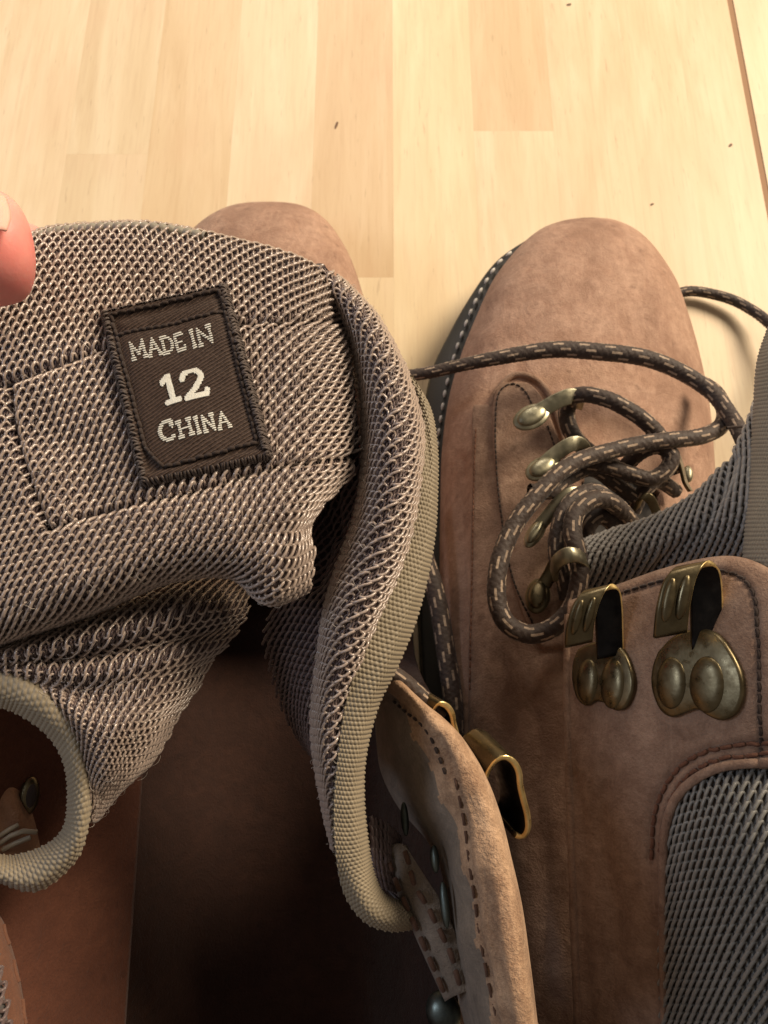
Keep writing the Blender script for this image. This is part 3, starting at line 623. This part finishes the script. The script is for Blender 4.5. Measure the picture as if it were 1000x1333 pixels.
KA = dict(cw=.0022, ch=.0017, r=.00035, d=.00050, h0=.0008, check=True, jit=.10)
def underknit(s_, par, c_=.0013): return knit('inner_yarn', s_, YARND, par, cw=c_, ch=c_*.9, r=.00024, a=.10, b=.6, d=.0002, h0=.0001, shear=-.3, k=4)
# tongue: main padded panel with the label
A = Surf([
 [(-90,440,.160),(-40,392,.164),(42,322,.168),(120,308,.170),(200,307,.172),(300,326,.172),(385,352,.170),(440,388,.164)],
 [(-95,430,.166),(-44,378,.171),(40,312,.175),(120,299,.177),(200,298,.179),(300,317,.179),(388,342,.177),(448,380,.171)],
 [(-95,450,.168),(-44,400,.174),(38,340,.179),(120,328,.181),(205,328,.183),(302,344,.183),(388,368,.181),(454,405,.173)],
 [(-95,530,.172),(-40,500,.178),(40,470,.184),(122,450,.186),(210,440,.187),(305,440,.187),(392,445,.184),(464,455,.170)],
 [(-95,620,.174),(-38,600,.181),(42,575,.186),(125,560,.187),(215,548,.188),(308,540,.187),(396,535,.184),(472,535,.168)],
 [(-95,700,.175),(-38,685,.181),(40,665,.185),(128,645,.187),(220,630,.188),(312,618,.187),(396,605,.184),(470,598,.167)],
 [(-95,770,.175),(-38,755,.180),(38,735,.184),(128,715,.186),(222,695,.187),(315,680,.187),(380,672,.184),(408,665,.176)],
 [(-95,820,.174),(-38,805,.178),(36,782,.182),(126,756,.184),(222,728,.184),(312,722,.184),(366,742,.182),(404,728,.175)],
 [(-95,850,.170),(-38,834,.173),(34,812,.176),(122,784,.177),(216,748,.178),(302,743,.177),(352,778,.176),(400,762,.171)],
 [(-95,862,.160),(-38,846,.163),(32,822,.164),(120,792,.165),(214,752,.165),(298,740,.163),(350,768,.163),(396,748,.160)]])
seamsA = [[(-40,522),(18,500),(80,478),(150,452)], [(308,425),(360,421),(430,418),(452,424)], [(18,500),(22,560),(42,625),(66,690)], [(66,690),(120,672),(190,654),(260,640),(350,612),(420,600),(468,592)]]
A.f = groove([(s_, 4.5, .0016) for s_ in seamsA] + [([(60,560),(110,590),(120,640)], 34, .0016), ([(440,400),(462,455),(470,540),(466,600)], 10, .003), ([(330,700),(360,690),(400,690)], 12, .0008)])
tg = sheet('tongue', A, 110, 110, GND, LB, thickness=.0035)
knit('knit_yarn', A, YARN, tg, **KA); underknit(A, tg)
bA = bvh_of(A, 160)
for s_ in seamsA: seam(LB, bA, s_, .0007, .00038, THRD, .0034, .0026)
p, n = drape_path(bA, [(44,311),(60,306),(100,300),(150,298),(200,299),(240,304),(262,309)], 0)
pe = PP([(40,313,.1765),(70,303,.178),(110,298.5,.179),(155,296,.180),(200,297,.1805),(240,303,.181),(268,309,.181)]); q, L = curve(pe, 400); ph = np.linspace(0, L, 400)
tubes('serged_edge', [q], [.0010*(1+.35*np.abs(np.sin(ph/.0022*np.pi/1)))], WEBG, LB, k=10)

# gathered gusset below, running to the left side
G = Surf([
 [(-90,862,.150),(0,838,.152),(100,800,.153),(190,765,.152),(262,745,.148),(318,742,.138)],
 [(-90,868,.160),(0,848,.163),(100,815,.165),(190,785,.165),(262,764,.160),(322,765,.142)],
 [(-90,872,.165),(0,856,.169),(100,836,.171),(188,814,.171),(258,794,.165),(322,790,.146)],
 [(-88,876,.163),(6,864,.165),(104,856,.165),(184,842,.165),(250,826,.160),(314,812,.148)],
 [(-86,878,.164),(14,870,.167),(108,874,.169),(180,864,.168),(240,850,.163),(296,834,.150)],
 [(-80,880,.162),(28,878,.166),(112,893,.166),(176,884,.166),(228,872,.161),(274,856,.149)],
 [(-60,882,.162),(40,886,.165),(118,916,.166),(174,914,.165),(218,904,.160),(256,892,.148)],
 [(-30,886,.162),(66,904,.165),(124,942,.167),(168,942,.165),(200,936,.160),(232,924,.149)],
 [(10,892,.160),(90,940,.163),(130,970,.165),(162,970,.162),(190,966,.157),(216,956,.147)],
 [(60,915,.158),(105,975,.160),(132,1000,.161),(154,1002,.158),(174,1000,.153),(192,992,.145)],
 [(100,975,.154),(116,1030,.155),(126,1036,.154),(138,1036,.151),(146,1034,.148),(152,1026,.143)],
 [(112,1040,.149),(114,1066,.149),(116,1068,.148),(119,1068,.146),(121,1066,.144),(123,1060,.141)]])
GX = ([([(60,880),(130,868),(200,852),(262,838)], 9, .0016), ([(100,832),(180,812),(240,782)], 8, .001), ([(150,880),(210,862),(255,846)], 8, .001)])
gs = sheet('gusset', G, 80, 90, GND, LB, thickness=.0015)
knit('knit_yarn', G, YARN, gs, cw=.0020, ch=.0018, r=.00030, d=.0004, jit=.10, check=True); underknit(G, gs)
GB = Surf([[(-60,905,0.1635),(-60,890,0.1670),(-60,868,0.1670),(-60,852,0.1615)],[(0,921,0.1615),(4,905,0.1660),(6,880,0.1670),(6,864,0.1635)],[(24,930,0.1605),(32,915,0.1660),(38,892,0.1670),(42,878,0.1635)],[(54,950,0.1595),(62,936,0.1650),(70,915,0.1660),(76,905,0.1625)],
 [(75,975,0.1575),(84,962,0.1630),(94,947,0.1640),(98,938,0.1605)],[(86,1005,0.1555),(95,998,0.1610),(107,984,0.1620),(112,976,0.1585)],[(88,1043,0.1525),(98,1040,0.1580),(112,1032,0.1590),(119,1028,0.1555)],
 [(83,1076,0.1495),(93,1082,0.1550),(105,1088,0.1560),(113,1084,0.1525)],[(64,1097,0.1465),(72,1108,0.1520),(86,1120,0.1530),(96,1124,0.1495)],[(30,1111,0.1435),(36,1126,0.1490),(44,1148,0.1500),(48,1160,0.1465)],[(0,1112,0.1415),(-2,1126,0.1470),(-6,1140,0.1480),(-8,1146,0.1445)],[(-60,1090,0.1395),(-66,1105,0.1450),(-72,1115,0.1460),(-76,1120,0.1425)]])
webbing('gusset_binding', GB, WEB, LB, rib=.0012, bead=.0014, amp=.00036)

# pocket between panel and roll, inner back of the gusset
I = Surf([[(420,385,.163),(436,388,.163),(456,392,.163),(474,400,.163)],[(436,440,.157),(452,440,.157),(474,444,.158),(492,450,.158)],[(430,520,.156),(455,520,.156),(480,522,.157),(500,525,.157)],[(385,600,.158),(420,596,.158),(470,590,.160),(490,590,.160)],[(392,660,.156),(425,660,.156),(462,655,.160),(480,655,.162)],[(385,720,.154),(415,720,.155),(445,720,.160),(462,722,.163)],
 [(358,790,.150),(390,780,.155),(422,780,.160),(442,782,.163)],[(347,830,.144),(380,830,.152),(408,835,.158),(428,838,.162)],[(356,870,.138),(380,875,.147),(402,880,.154),(420,884,.159)],
 [(368,912,.132),(388,920,.142),(404,925,.149),(418,930,.155)],[(390,955,.126),(402,960,.136),(412,965,.144),(420,972,.150)],[(414,985,.120),(418,990,.130),(422,1000,.138),(428,1010,.144)]])
I.f = groove([([(420,640),(430,700),(415,760)], 10, .002), ([(440,640),(445,700)], 6, .0015)])
ip = sheet('inner_gusset', I, 30, 70, GND, LB, thickness=.002)
knit('knit_yarn', I, YARND, ip, cw=.0020, ch=.0019, r=.00038, d=.0005, check=True)
# rolled side of the tongue
R = Surf([[(392,352,.160),(408,346,.172),(420,350,.176),(436,362,.172),(448,372,.162)],
 [(428,396,.162),(442,392,.174),(456,394,.179),(474,402,.176),(486,412,.162)],
 [(452,440,.162),(466,436,.175),(482,438,.180),(500,446,.177),(512,456,.162)],
 [(466,490,.161),(480,488,.175),(500,490,.181),(520,496,.178),(534,504,.164)],
 [(472,550,.160),(488,550,.175),(510,552,.182),(534,556,.179),(549,562,.166)],
 [(474,610,.159),(488,612,.175),(510,614,.182),(532,618,.179),(547,622,.166)],
 [(464,670,.158),(478,674,.174),(500,678,.181),(522,682,.178),(538,684,.166)],
 [(446,722,.157),(460,728,.173),(482,735,.179),(505,740,.177),(520,744,.166)],
 [(428,775,.156),(440,782,.171),(460,790,.177),(482,796,.175),(497,800,.165)],
 [(416,840,.155),(428,846,.168),(444,852,.173),(462,856,.171),(474,858,.163)],
 [(411,900,.153),(422,904,.164),(434,906,.168),(448,906,.166),(457,906,.159)],
 [(412,970,.149),(420,972,.159),(430,972,.163),(440,970,.161),(448,968,.155)],
 [(424,1045,.143),(430,1047,.151),(436,1048,.155),(441,1048,.153),(445,1046,.149)],
 [(438,1105,.138),(440,1106,.142),(442,1107,.145),(444,1107,.144),(446,1106,.142)]])
rp = sheet('tongue_edge_roll', R, 40, 120, GND, LB, thickness=.0015)
knit('knit_yarn', R, YARN, rp, cw=.0021, ch=.0018, r=.00032, jit=.10, d=.00045, check=True); underknit(R, rp)
D = Surf([[(519,486,0.1640),(530,488,0.1673),(536,492,0.1674),(541,498,0.1620)],
 [(537,525,0.1650),(549,526,0.1683),(556,530,0.1674),(561,535,0.1600)],
 [(545,575,0.1700),(557,577,0.1693),(564,580,0.1684),(569,584,0.1600)],
 [(543,630,0.1710),(556,633,0.1703),(564,637,0.1684),(569,640,0.1600)],
 [(535,684,0.1710),(550,688,0.1703),(560,692,0.1684),(566,695,0.1600)],
 [(517,742,0.1710),(534,748,0.1703),(547,752,0.1684),(556,754,0.1600)],
 [(491,800,0.1710),(510,806,0.1703),(527,810,0.1684),(540,812,0.1600)],
 [(467,858,0.1700),(486,864,0.1693),(504,868,0.1674),(517,868,0.1590)],
 [(449,920,0.1670),(467,922,0.1663),(482,922,0.1644),(492,920,0.1570)],
 [(440,985,0.1630),(455,987,0.1623),(467,987,0.1604),(476,985,0.1530)],
 [(435,1045,0.1590),(450,1047,0.1583),(464,1046,0.1564),(474,1043,0.1490)],
 [(437,1110,0.1540),(453,1110,0.1533),(469,1107,0.1514),(480,1102,0.1440)],
 [(449,1165,0.1450),(464,1158,0.1483),(479,1149,0.1464),(488,1140,0.1390)],
 [(475,1200,0.1400),(486,1190,0.1433),(496,1174,0.1414),(500,1163,0.1340)],
 [(507,1212,0.1350),(514,1200,0.1383),(518,1182,0.1364),(519,1172,0.1290)],
 [(537,1210,0.1280),(540,1200,0.1313),(540,1184,0.1294),(540,1176,0.1220)]])
webbing('tongue_binding', D, WEB, LB, rib=.00105, bead=.00095, amp=.0004)
# a patch of knit showing behind the binding's end
IK = Surf([[(478,1060,.135),(500,1070,.132),(520,1090,.125)],[(482,1110,.135),(500,1120,.133),(520,1140,.126)],[(490,1150,.132),(508,1160,.130),(524,1175,.124)]])
ik = sheet('gusset_back', IK, 12, 12, GND, LB, thickness=.001); knit('knit_yarn', IK, YARND, ik, cw=.0022, ch=.0022)

# medial quarter standing up edge-on: suede lining, raw edge, outer face
F_ = Surf([
 [(488,900,.118),(492,893,.136),(502,888,.146),(515,886,.150),(524,888,.148),(530,896,.136),(534,900,.120)],
 [(488,930,.116),(500,915,.136),(524,912,.149),(538,908,.153),(552,914,.150),(560,922,.134),(564,928,.112)],
 [(490,965,.114),(508,955,.136),(545,940,.152),(562,935,.156),(576,934,.152),(584,942,.134),(588,950,.108)],
 [(496,1005,.114),(520,995,.136),(564,972,.154),(585,964,.158),(600,960,.154),(606,966,.134),(608,974,.106)],
 [(518,1050,.118),(545,1040,.138),(582,1020,.155),(608,1008,.159),(626,1004,.155),(632,1008,.134),(632,1012,.105)],
 [(558,1098,.120),(576,1090,.140),(600,1070,.156),(628,1060,.160),(647,1056,.156),(651,1058,.134),(648,1062,.104)],
 [(578,1148,.122),(592,1140,.142),(612,1124,.157),(642,1116,.161),(662,1112,.157),(665,1114,.134),(660,1116,.104)],
 [(584,1212,.124),(600,1205,.144),(625,1190,.157),(654,1182,.162),(677,1178,.158),(679,1180,.134),(672,1182,.104)],
 [(594,1288,.124),(614,1282,.144),(638,1268,.158),(664,1260,.163),(688,1256,.159),(690,1258,.134),(682,1260,.104)],
 [(614,1368,.124),(634,1362,.144),(655,1350,.158),(678,1342,.163),(698,1338,.159),(700,1340,.134),(690,1342,.104)]])
F_.f = groove([([(606,1010),(618,1060),(630,1120),(640,1190),(652,1262),(664,1330)], 3.5, .0011), ([(570,960),(592,1010),(604,1070),(612,1130),(622,1200),(634,1270),(648,1330)], 3.5, .0013)])
bF = bvh_of(F_, 120)
def fh(U, V):
    return .0006*np.sin(V*34+U*3)*np.exp(-((U-.30)/.12)**2)
flap = sheet('quarter_lining', F_, 90, 160, SUE, LB, hf=fh, thickness=.0)
me = flap.data; me.materials.append(EDGE); me.materials.append(LEA)
fu = np.tile(np.arange(89), 159)/89.
cx = np.zeros(len(me.polygons)*3); me.polygons.foreach_get('center', cx)
jit_ = np.sin(cx.reshape(-1,3)[:,1]*900)*.006
me.polygons.foreach_set('material_index', np.where(fu+jit_ > .60, 2, np.where(fu+jit_ > .33, 1, 0)).astype(np.int32))
seam(LB, bF, [(512,912),(530,928),(546,940),(560,958),(572,985),(582,1012)], .0001, .0004, THRD, .0022, .0010)
seam(LB, bF, [(592,1010),(604,1070),(612,1130),(622,1200),(634,1270),(648,1330)], .0000, .00035, THRB, .0036, .0024)
# stitched reinforcement strip inside, and backs of the hardware
ST = Surf([[(505,1105,.128),(516,1098,.132),(530,1100,.133)],[(514,1140,.129),(530,1132,.134),(552,1140,.134)],[(532,1185,.129),(552,1178,.135),(578,1180,.135)],[(556,1240,.129),(576,1234,.135),(598,1230,.135)],[(584,1300,.129),(598,1292,.135),(612,1286,.135)]])
sheet('reinforcement', ST, 16, 50, SUE, LB, thickness=.0018, h=.0012); bS = bvh_of(ST, 60)
seam(LB, bS, [(514,1112),(526,1145),(545,1188),(568,1240),(590,1290)], .0022, .0007, THRB, .0042, .0026)
seam(LB, bS, [(526,1108),(540,1145),(562,1186),(584,1234),(600,1284)], .0022, .0007, THRB, .0042, .0026)
TEAL = brass('verdigris_back', (.05, .06, .055), (.10, .115, .10), .4)
rivet('rivet_back', P(527,1066,.134), (-.6, 0, 1), (.1, -1, 0), .0010, .0038, .0008, TEAL, LB)
rivet('rivet_back', P(566,1118,.138), (-.6, 0, 1), (.12, -1, 0), .0011, .0030, .0008, TEAL, LB)
rivet('rivet_back', P(579,1178,.140), (-.6, 0, 1), (.12, -1, 0), .0011, .0048, .0008, TEAL, LB)
rivet('rivet_back', P(577,1318,.120), (-.3, 0, 1), (.3, -1, 0), .0042, .0048, .003, TEAL, LB)
def side_hook(prof, ext, label):
    hk = bpy.data.objects.new('hook', None); COL.objects.link(hk); hk.parent = LB; hk['label'] = label
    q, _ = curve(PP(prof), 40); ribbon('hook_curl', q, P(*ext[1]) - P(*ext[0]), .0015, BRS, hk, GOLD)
side_hook([(629,1040,.136),(634,1012,.141),(643,995,.144),(656,987,.145),(669,992,.144),(677,1006,.142),(679,1024,.139),(683,1042,.136),(688,1062,.132),(689,1080,.129),(682,1091,.127),(672,1088,.127)], ((656,987,.145),(618,950,.136)), 'larger brass hook on the outer face of the standing flap')
side_hook([(560,940,.137),(565,925,.140),(573,917,.142),(583,920,.141),(590,930,.139),(592,942,.136),(596,958,.132)], ((573,917,.142),(540,897,.136)), 'smaller brass hook at the corner of the standing flap')
# laces of the left boot in the gap
lace([(536,660,.060),(552,720,.064),(566,770,.066),(577,820,.067),(584,870,.068),(590,930,.070),(592,1000,.07)], LB, LACE, rad=.0036)
lace([(480,850,.142),(505,872,.142),(530,890,.140),(556,912,.138),(575,930,.136)], LB, LACE, rad=.0022)

# ---- woven size label
c00, c10, c11, c01 = [np.array(c, float) for c in ((136,414),(297,378),(357,601),(188,638))]
def lab(u, v):
    u = np.asarray(u, float)[..., None]; v = np.asarray(v, float)[..., None]
    q = c00*(1-u)*(1-v) + c10*u*(1-v) + c11*u*v + c01*(1-u)*v; return q[..., 0], q[..., 1]
U, V = np.meshgrid(np.linspace(0, 1, 34), np.linspace(0, 1, 46)); x, y = lab(U, V); base_, nn = drape(bA, x, y, 0)
# flatten towards its own fitted sheet so the knit's grooves do not print through
ker = np.ones(7)/7
def smooth2(a):
    for _ in range(3):
        a = np.apply_along_axis(lambda r: np.convolve(np.pad(r, 3, 'reflect', reflect_type='odd'), ker, 'valid'), 0, a); a = np.apply_along_axis(lambda r: np.convolve(np.pad(r, 3, 'reflect', reflect_type='odd'), ker, 'valid'), 1, a)
    return a
Ls = np.stack([smooth2(base_[..., i]) for i in range(3)], -1)
Ln = np.cross(np.gradient(Ls, axis=1), np.gradient(Ls, axis=0)); Ln /= np.linalg.norm(Ln, axis=-1, keepdims=True); Ln *= np.sign(Ln[..., 2:3])
fold = .0005*np.exp(-((V-.155)/.02)**2)*(-1); bord = np.minimum(np.minimum(U, 1-U)*1.0, np.minimum(V, 1-V)*1.35)
hgt = .0027 + .0004*np.exp(-((bord-.045)/.022)**2) - .0006*np.exp(-((bord-.10)/.018)**2) + fold + .0003*np.sin(U*9)*np.sin(V*7) - .0014*(bord < .004)
Lp = Ls + Ln*hgt[..., None]; LF = grid_faces(46, 34)
SL = link('size_label', mesh(Lp, LF, np.stack([U, V], -1)), LABC, LB, label='dark brown woven label reading MADE IN 12 CHINA'); thick(SL, .0009)
bm_ = SL.data.polygons[0].normal
if bm_.z < 0: SL.data.flip_normals()
def labp(u, v, h):
    a = np.clip(np.asarray(u)*33, 0, 32.999); b_ = np.clip(np.asarray(v)*45, 0, 44.999); i = a.astype(int); j = b_.astype(int); fa = (a-i)[..., None]; fb = (b_-j)[..., None]
    g = Lp[j, i]*(1-fa)*(1-fb) + Lp[j, i+1]*fa*(1-fb) + Lp[j+1, i]*(1-fa)*fb + Lp[j+1, i+1]*fa*fb
    return g + Ln[j, i]*np.asarray(h)[..., None]
# stitched rough border
paths, rad_ = [], []
def bordpath(u0, v0, u1, v1, n, off):
    for i in range(n):
        a = i/n; b_ = a + .78/n; t_ = np.linspace(a, b_, 6); uu = u0+(u1-u0)*t_ + random.uniform(-.004, .004); vv = v0+(v1-v0)*t_ + random.uniform(-.003, .003)
        paths.append(labp(uu, vv, off + .0004*np.sin(np.linspace(0, np.pi, 6))))
for a in ((.085,.05,.93,.045,13), (.93,.045,.91,.90,22), (.91,.90,.20,.925,12), (.085,.05,.10,.80,20), (.10,.80,.20,.925,4), (.10,.155,.93,.155,15)): bordpath(*a, 0.0)
tubes('border_stitch', paths, .00042, THRD, SL, k=6, kind='stuff')
paths = []
for (u0, v0, u1, v1, n) in ((.012,.0,.012,1,60), (.988,.0,.988,1,64), (0,.010,1,.010,40), (0,.990,1,.990,42), (.045,0,.045,1,52), (.96,0,.96,1,60)):
    for i in range(n):
        t_ = (i+random.random()*.7)/n; u = u0+(u1-u0)*t_; v = v0+(v1-v0)*t_; du, dv = (.020, .006) if u0 == u1 else (.006, .014)
        s_ = np.linspace(-1, 1, 5); paths.append(labp(np.clip(u + du*s_, -.02, 1), np.clip(v + dv*s_*random.choice((-1, 1)), 0, 1), .0002 + .0004*(1-s_**2)))
tubes('border_fringe', paths, .00026, yarn('label_fringe', (.035, .023, .018), (.09, .06, .046), .6), SL, k=5, kind='stuff')
# lettering made of woven thread floats; glyph strokes in a unit box (x right, y down)
def arc(cx, cy, rx, ry, a0, a1, n=14): return [(cx+rx*math.cos(math.radians(a)), cy-ry*math.sin(math.radians(a))) for a in np.linspace(a0, a1, n)]
GL = {'M': [[(.12,1),(.12,0),(.5,.75),(.88,0),(.88,1)], [(0,1),(.24,1)], [(.76,1),(1,1)]], 'A': [[(.08,1),(.5,0),(.92,1)], [(.25,.65),(.75,.65)], [(0,1),(.2,1)], [(.8,1),(1,1)]],
 'D': [[(.15,0),(.15,1)], [(.02,0),(.45,0)] + arc(.45,.5,.45,.5,90,-90) + [(.02,1)]], 'E': [[(.9,.1),(.85,0),(.15,0),(.15,1),(.88,1),(.92,.85)], [(.15,.5),(.65,.5)]], 'I': [[(.5,0),(.5,1)], [(.2,0),(.8,0)], [(.2,1),(.8,1)]],
 'N': [[(.12,1),(.12,0),(.88,1),(.88,0)], [(.0,1),(.26,1)], [(.72,0),(1,0)]], 'C': [arc(.55,.5,.47,.5,50,310,24), [(.88,.02),(.88,.28)]], 'H': [[(.15,0),(.15,1)], [(.85,0),(.85,1)], [(.15,.5),(.85,.5)], [(0,0),(.3,0)], [(0,1),(.3,1)], [(.7,0),(1,0)], [(.7,1),(1,1)]],
 '1': [[(.0,.22),(.5,.05)], [(.52,0),(.52,1)], [(.1,1),(.95,1)]], '2': [[(.06,.26)] + arc(.48,.27,.42,.27,165,-25,16) + [(.55,.68),(.06,1),(.95,1),(1,.86)]]}
def text(items, rowh, wd, name, thr=.00019, pitch=.0072):
    paths = []
    for ch, u0, u1, v0, v1, w_ in items:
        segs = []
        for st_ in GL[ch]:
            for a, b_ in zip(st_[:-1], st_[1:]): segs.append((a, b_))
        W = (u1-u0)*165; H = (v1-v0)*229; n = max(6, int((v1-v0)/pitch)); xs_ = np.linspace(-.12, 1.12, 110)
        for r_ in range(-1, n+2):
            yy = (r_+.5)/n; m = np.zeros(len(xs_), bool)
            for a, b_ in segs:
                ax, ay, bx, by = a[0]*W, a[1]*H, b_[0]*W, b_[1]*H; dx, dy = bx-ax, by-ay; L2 = dx*dx+dy*dy+1e-9
                t_ = np.clip(((xs_*W-ax)*dx + (yy*H-ay)*dy)/L2, 0, 1); m |= np.hypot(xs_*W-ax-t_*dx, yy*H-ay-t_*dy) < w_
            e = np.flatnonzero(np.diff(np.r_[0, m.astype(int), 0]))
            for e0, e1 in zip(e[::2], e[1::2]):
                xa, xb = xs_[e0]+random.uniform(-.02, .02), xs_[e1-1]+random.uniform(-.02, .02); t_ = np.linspace(xa, xb, 5)
                paths.append(labp(u0+(u1-u0)*t_, np.full(5, v0+(v1-v0)*yy) - (t_-.5)*.006, .00012*np.sin(np.linspace(.5, np.pi-.5, 5))))
    tubes(name, paths, thr, THRL, SL, k=5, kind='stuff')
THRL = yarn('label_thread', (.62, .60, .52), (.80, .78, .70), .5)
cw_ = (.794-.165); wds = [('M', .0, .19), ('A', .205, .36), ('D', .375, .52), ('E', .535, .66), ('I', .735, .79), ('N', .815, 1.0)]
text([(c, .165+a*cw_, .165+b_*cw_, .225, .312, 1.7) for c, a, b_ in wds], 0, 0, 'made_in_lettering', .00018, .012)
text([('1', .335, .44, .437, .583, 3.6), ('2', .480, .650, .437, .583, 3.5)], 0, 0, 'size_number')
text([('C', .225, .345, .685, .785, 2.5)] + [(c, a, b_, .702, .785, 1.7) for c, a, b_ in (('H', .365, .475), ('I', .495, .53), ('N', .55, .64), ('A', .655, .755))], 0, 0, 'china_lettering', .00018, .011)

def lint(name, s_, n, parent, mat, lmax=.004):
    ps = []
    for _ in range(n):
        u, v = RNG.random(2); k_ = 7; du, dv = RNG.normal(0, 1, 2); L_ = RNG.uniform(.25, 1)*lmax; a_ = math.atan2(dv, du) + np.cumsum(RNG.normal(0, .35, k_))
        uu = u + np.cumsum(np.cos(a_))*L_/k_/s_.LU; vv = v + np.cumsum(np.sin(a_))*L_/k_/s_.LV
        if uu.min() < 0 or uu.max() > 1 or vv.min() < 0 or vv.max() > 1: continue
        ps.append(s_.ev(uu, vv, .0011 + .0007*RNG.random() + .0005*np.sin(np.linspace(0, np.pi, k_)))[0])
    return tubes(name, ps, .00004, mat, parent, k=3, kind='stuff')
LNT = yarn('lint_fibre', (.45, .38, .32), (.65, .58, .50), .6)
lint('loose_fibres', A, 420, tg, LNT); lint('loose_fibres', R, 160, rp, LNT); lint('loose_fibres', G, 140, gs, LNT); lint('loose_fibres', T, 120, RB, LNT)

# ================================================================== HAND
HD = thing('hand', 'hand of a person with pink thumb pinching the top left corner of the boot tongue', 'person', (0, 0, 0))
def skinned(name, V, E, R, mat, parent):
    me = bpy.data.meshes.new(name); me.from_pydata([tuple(P(*v)) for v in V], E, []); o = bpy.data.objects.new(name, me); COL.objects.link(o); o.parent = parent
    m = o.modifiers.new('skin', 'SKIN'); m.use_smooth_shade = True
    for i, r in enumerate(R): me.skin_vertices[0].data[i].radius = (r, r)
    me.skin_vertices[0].data[0].use_root = True; s_ = o.modifiers.new('sub', 'SUBSURF'); s_.levels = s_.render_levels = 2; me.materials.append(mat); return o
# wrist/palm root lies outside the picture to the left
V = [(-420,560,.150),(-330,470,.155)]; E_ = [(0, 1)]; Rr = [.024, .026]
def chain(pts, rs, root):
    prev = root
    for q, r_ in zip(pts, rs): V.append(q); Rr.append(r_); E_.append((prev, len(V)-1)); prev = len(V)-1
chain([(-240,400,.172),(-150,350,.188),(-85,332,.196),(-45,324,.201),(-4,323,.202),(20,322,.202),(36,322,.2015),(46,322,.201)], [.014,.0120,.0126,.0130,.0126,.0112,.0082,.0035], 1)            # thumb
chain([(-260,350,.150),(-160,300,.150),(-70,312,.155),(-10,322,.161),(34,327,.165),(62,329,.165)], [.012,.0095,.0088,.0084,.0080,.0066], 1)        # index, behind the tongue
chain([(-300,400,.135),(-210,390,.128),(-130,400,.132),(-60,420,.140),(-15,440,.145)], [.013,.0098,.0090,.0085,.0072], 1)
chain([(-320,470,.130),(-240,470,.118),(-160,480,.120),(-100,490,.128),(-60,500,.134)], [.012,.0092,.0084,.0078,.0066], 1)
chain([(-340,540,.130),(-270,550,.118),(-200,560,.118),(-150,565,.124),(-115,570,.130)], [.011,.0080,.0074,.0068,.0058], 1)
skinned('skin', V, E_, Rr, SKIN, HD)
nl = Surf([[(-50,258,.2100),(-28,249,.2120),(-6,248,.2115),(9,256,.2090)],[(-52,280,.2130),(-26,274,.2150),(-2,274,.2145),(15,281,.2120)],[(-50,302,.2145),(-26,299,.2165),(-4,297,.2160),(10,300,.2140)]])
NLo = sheet('fingernail', nl, 16, 12, NAIL, HD, thickness=.0005)
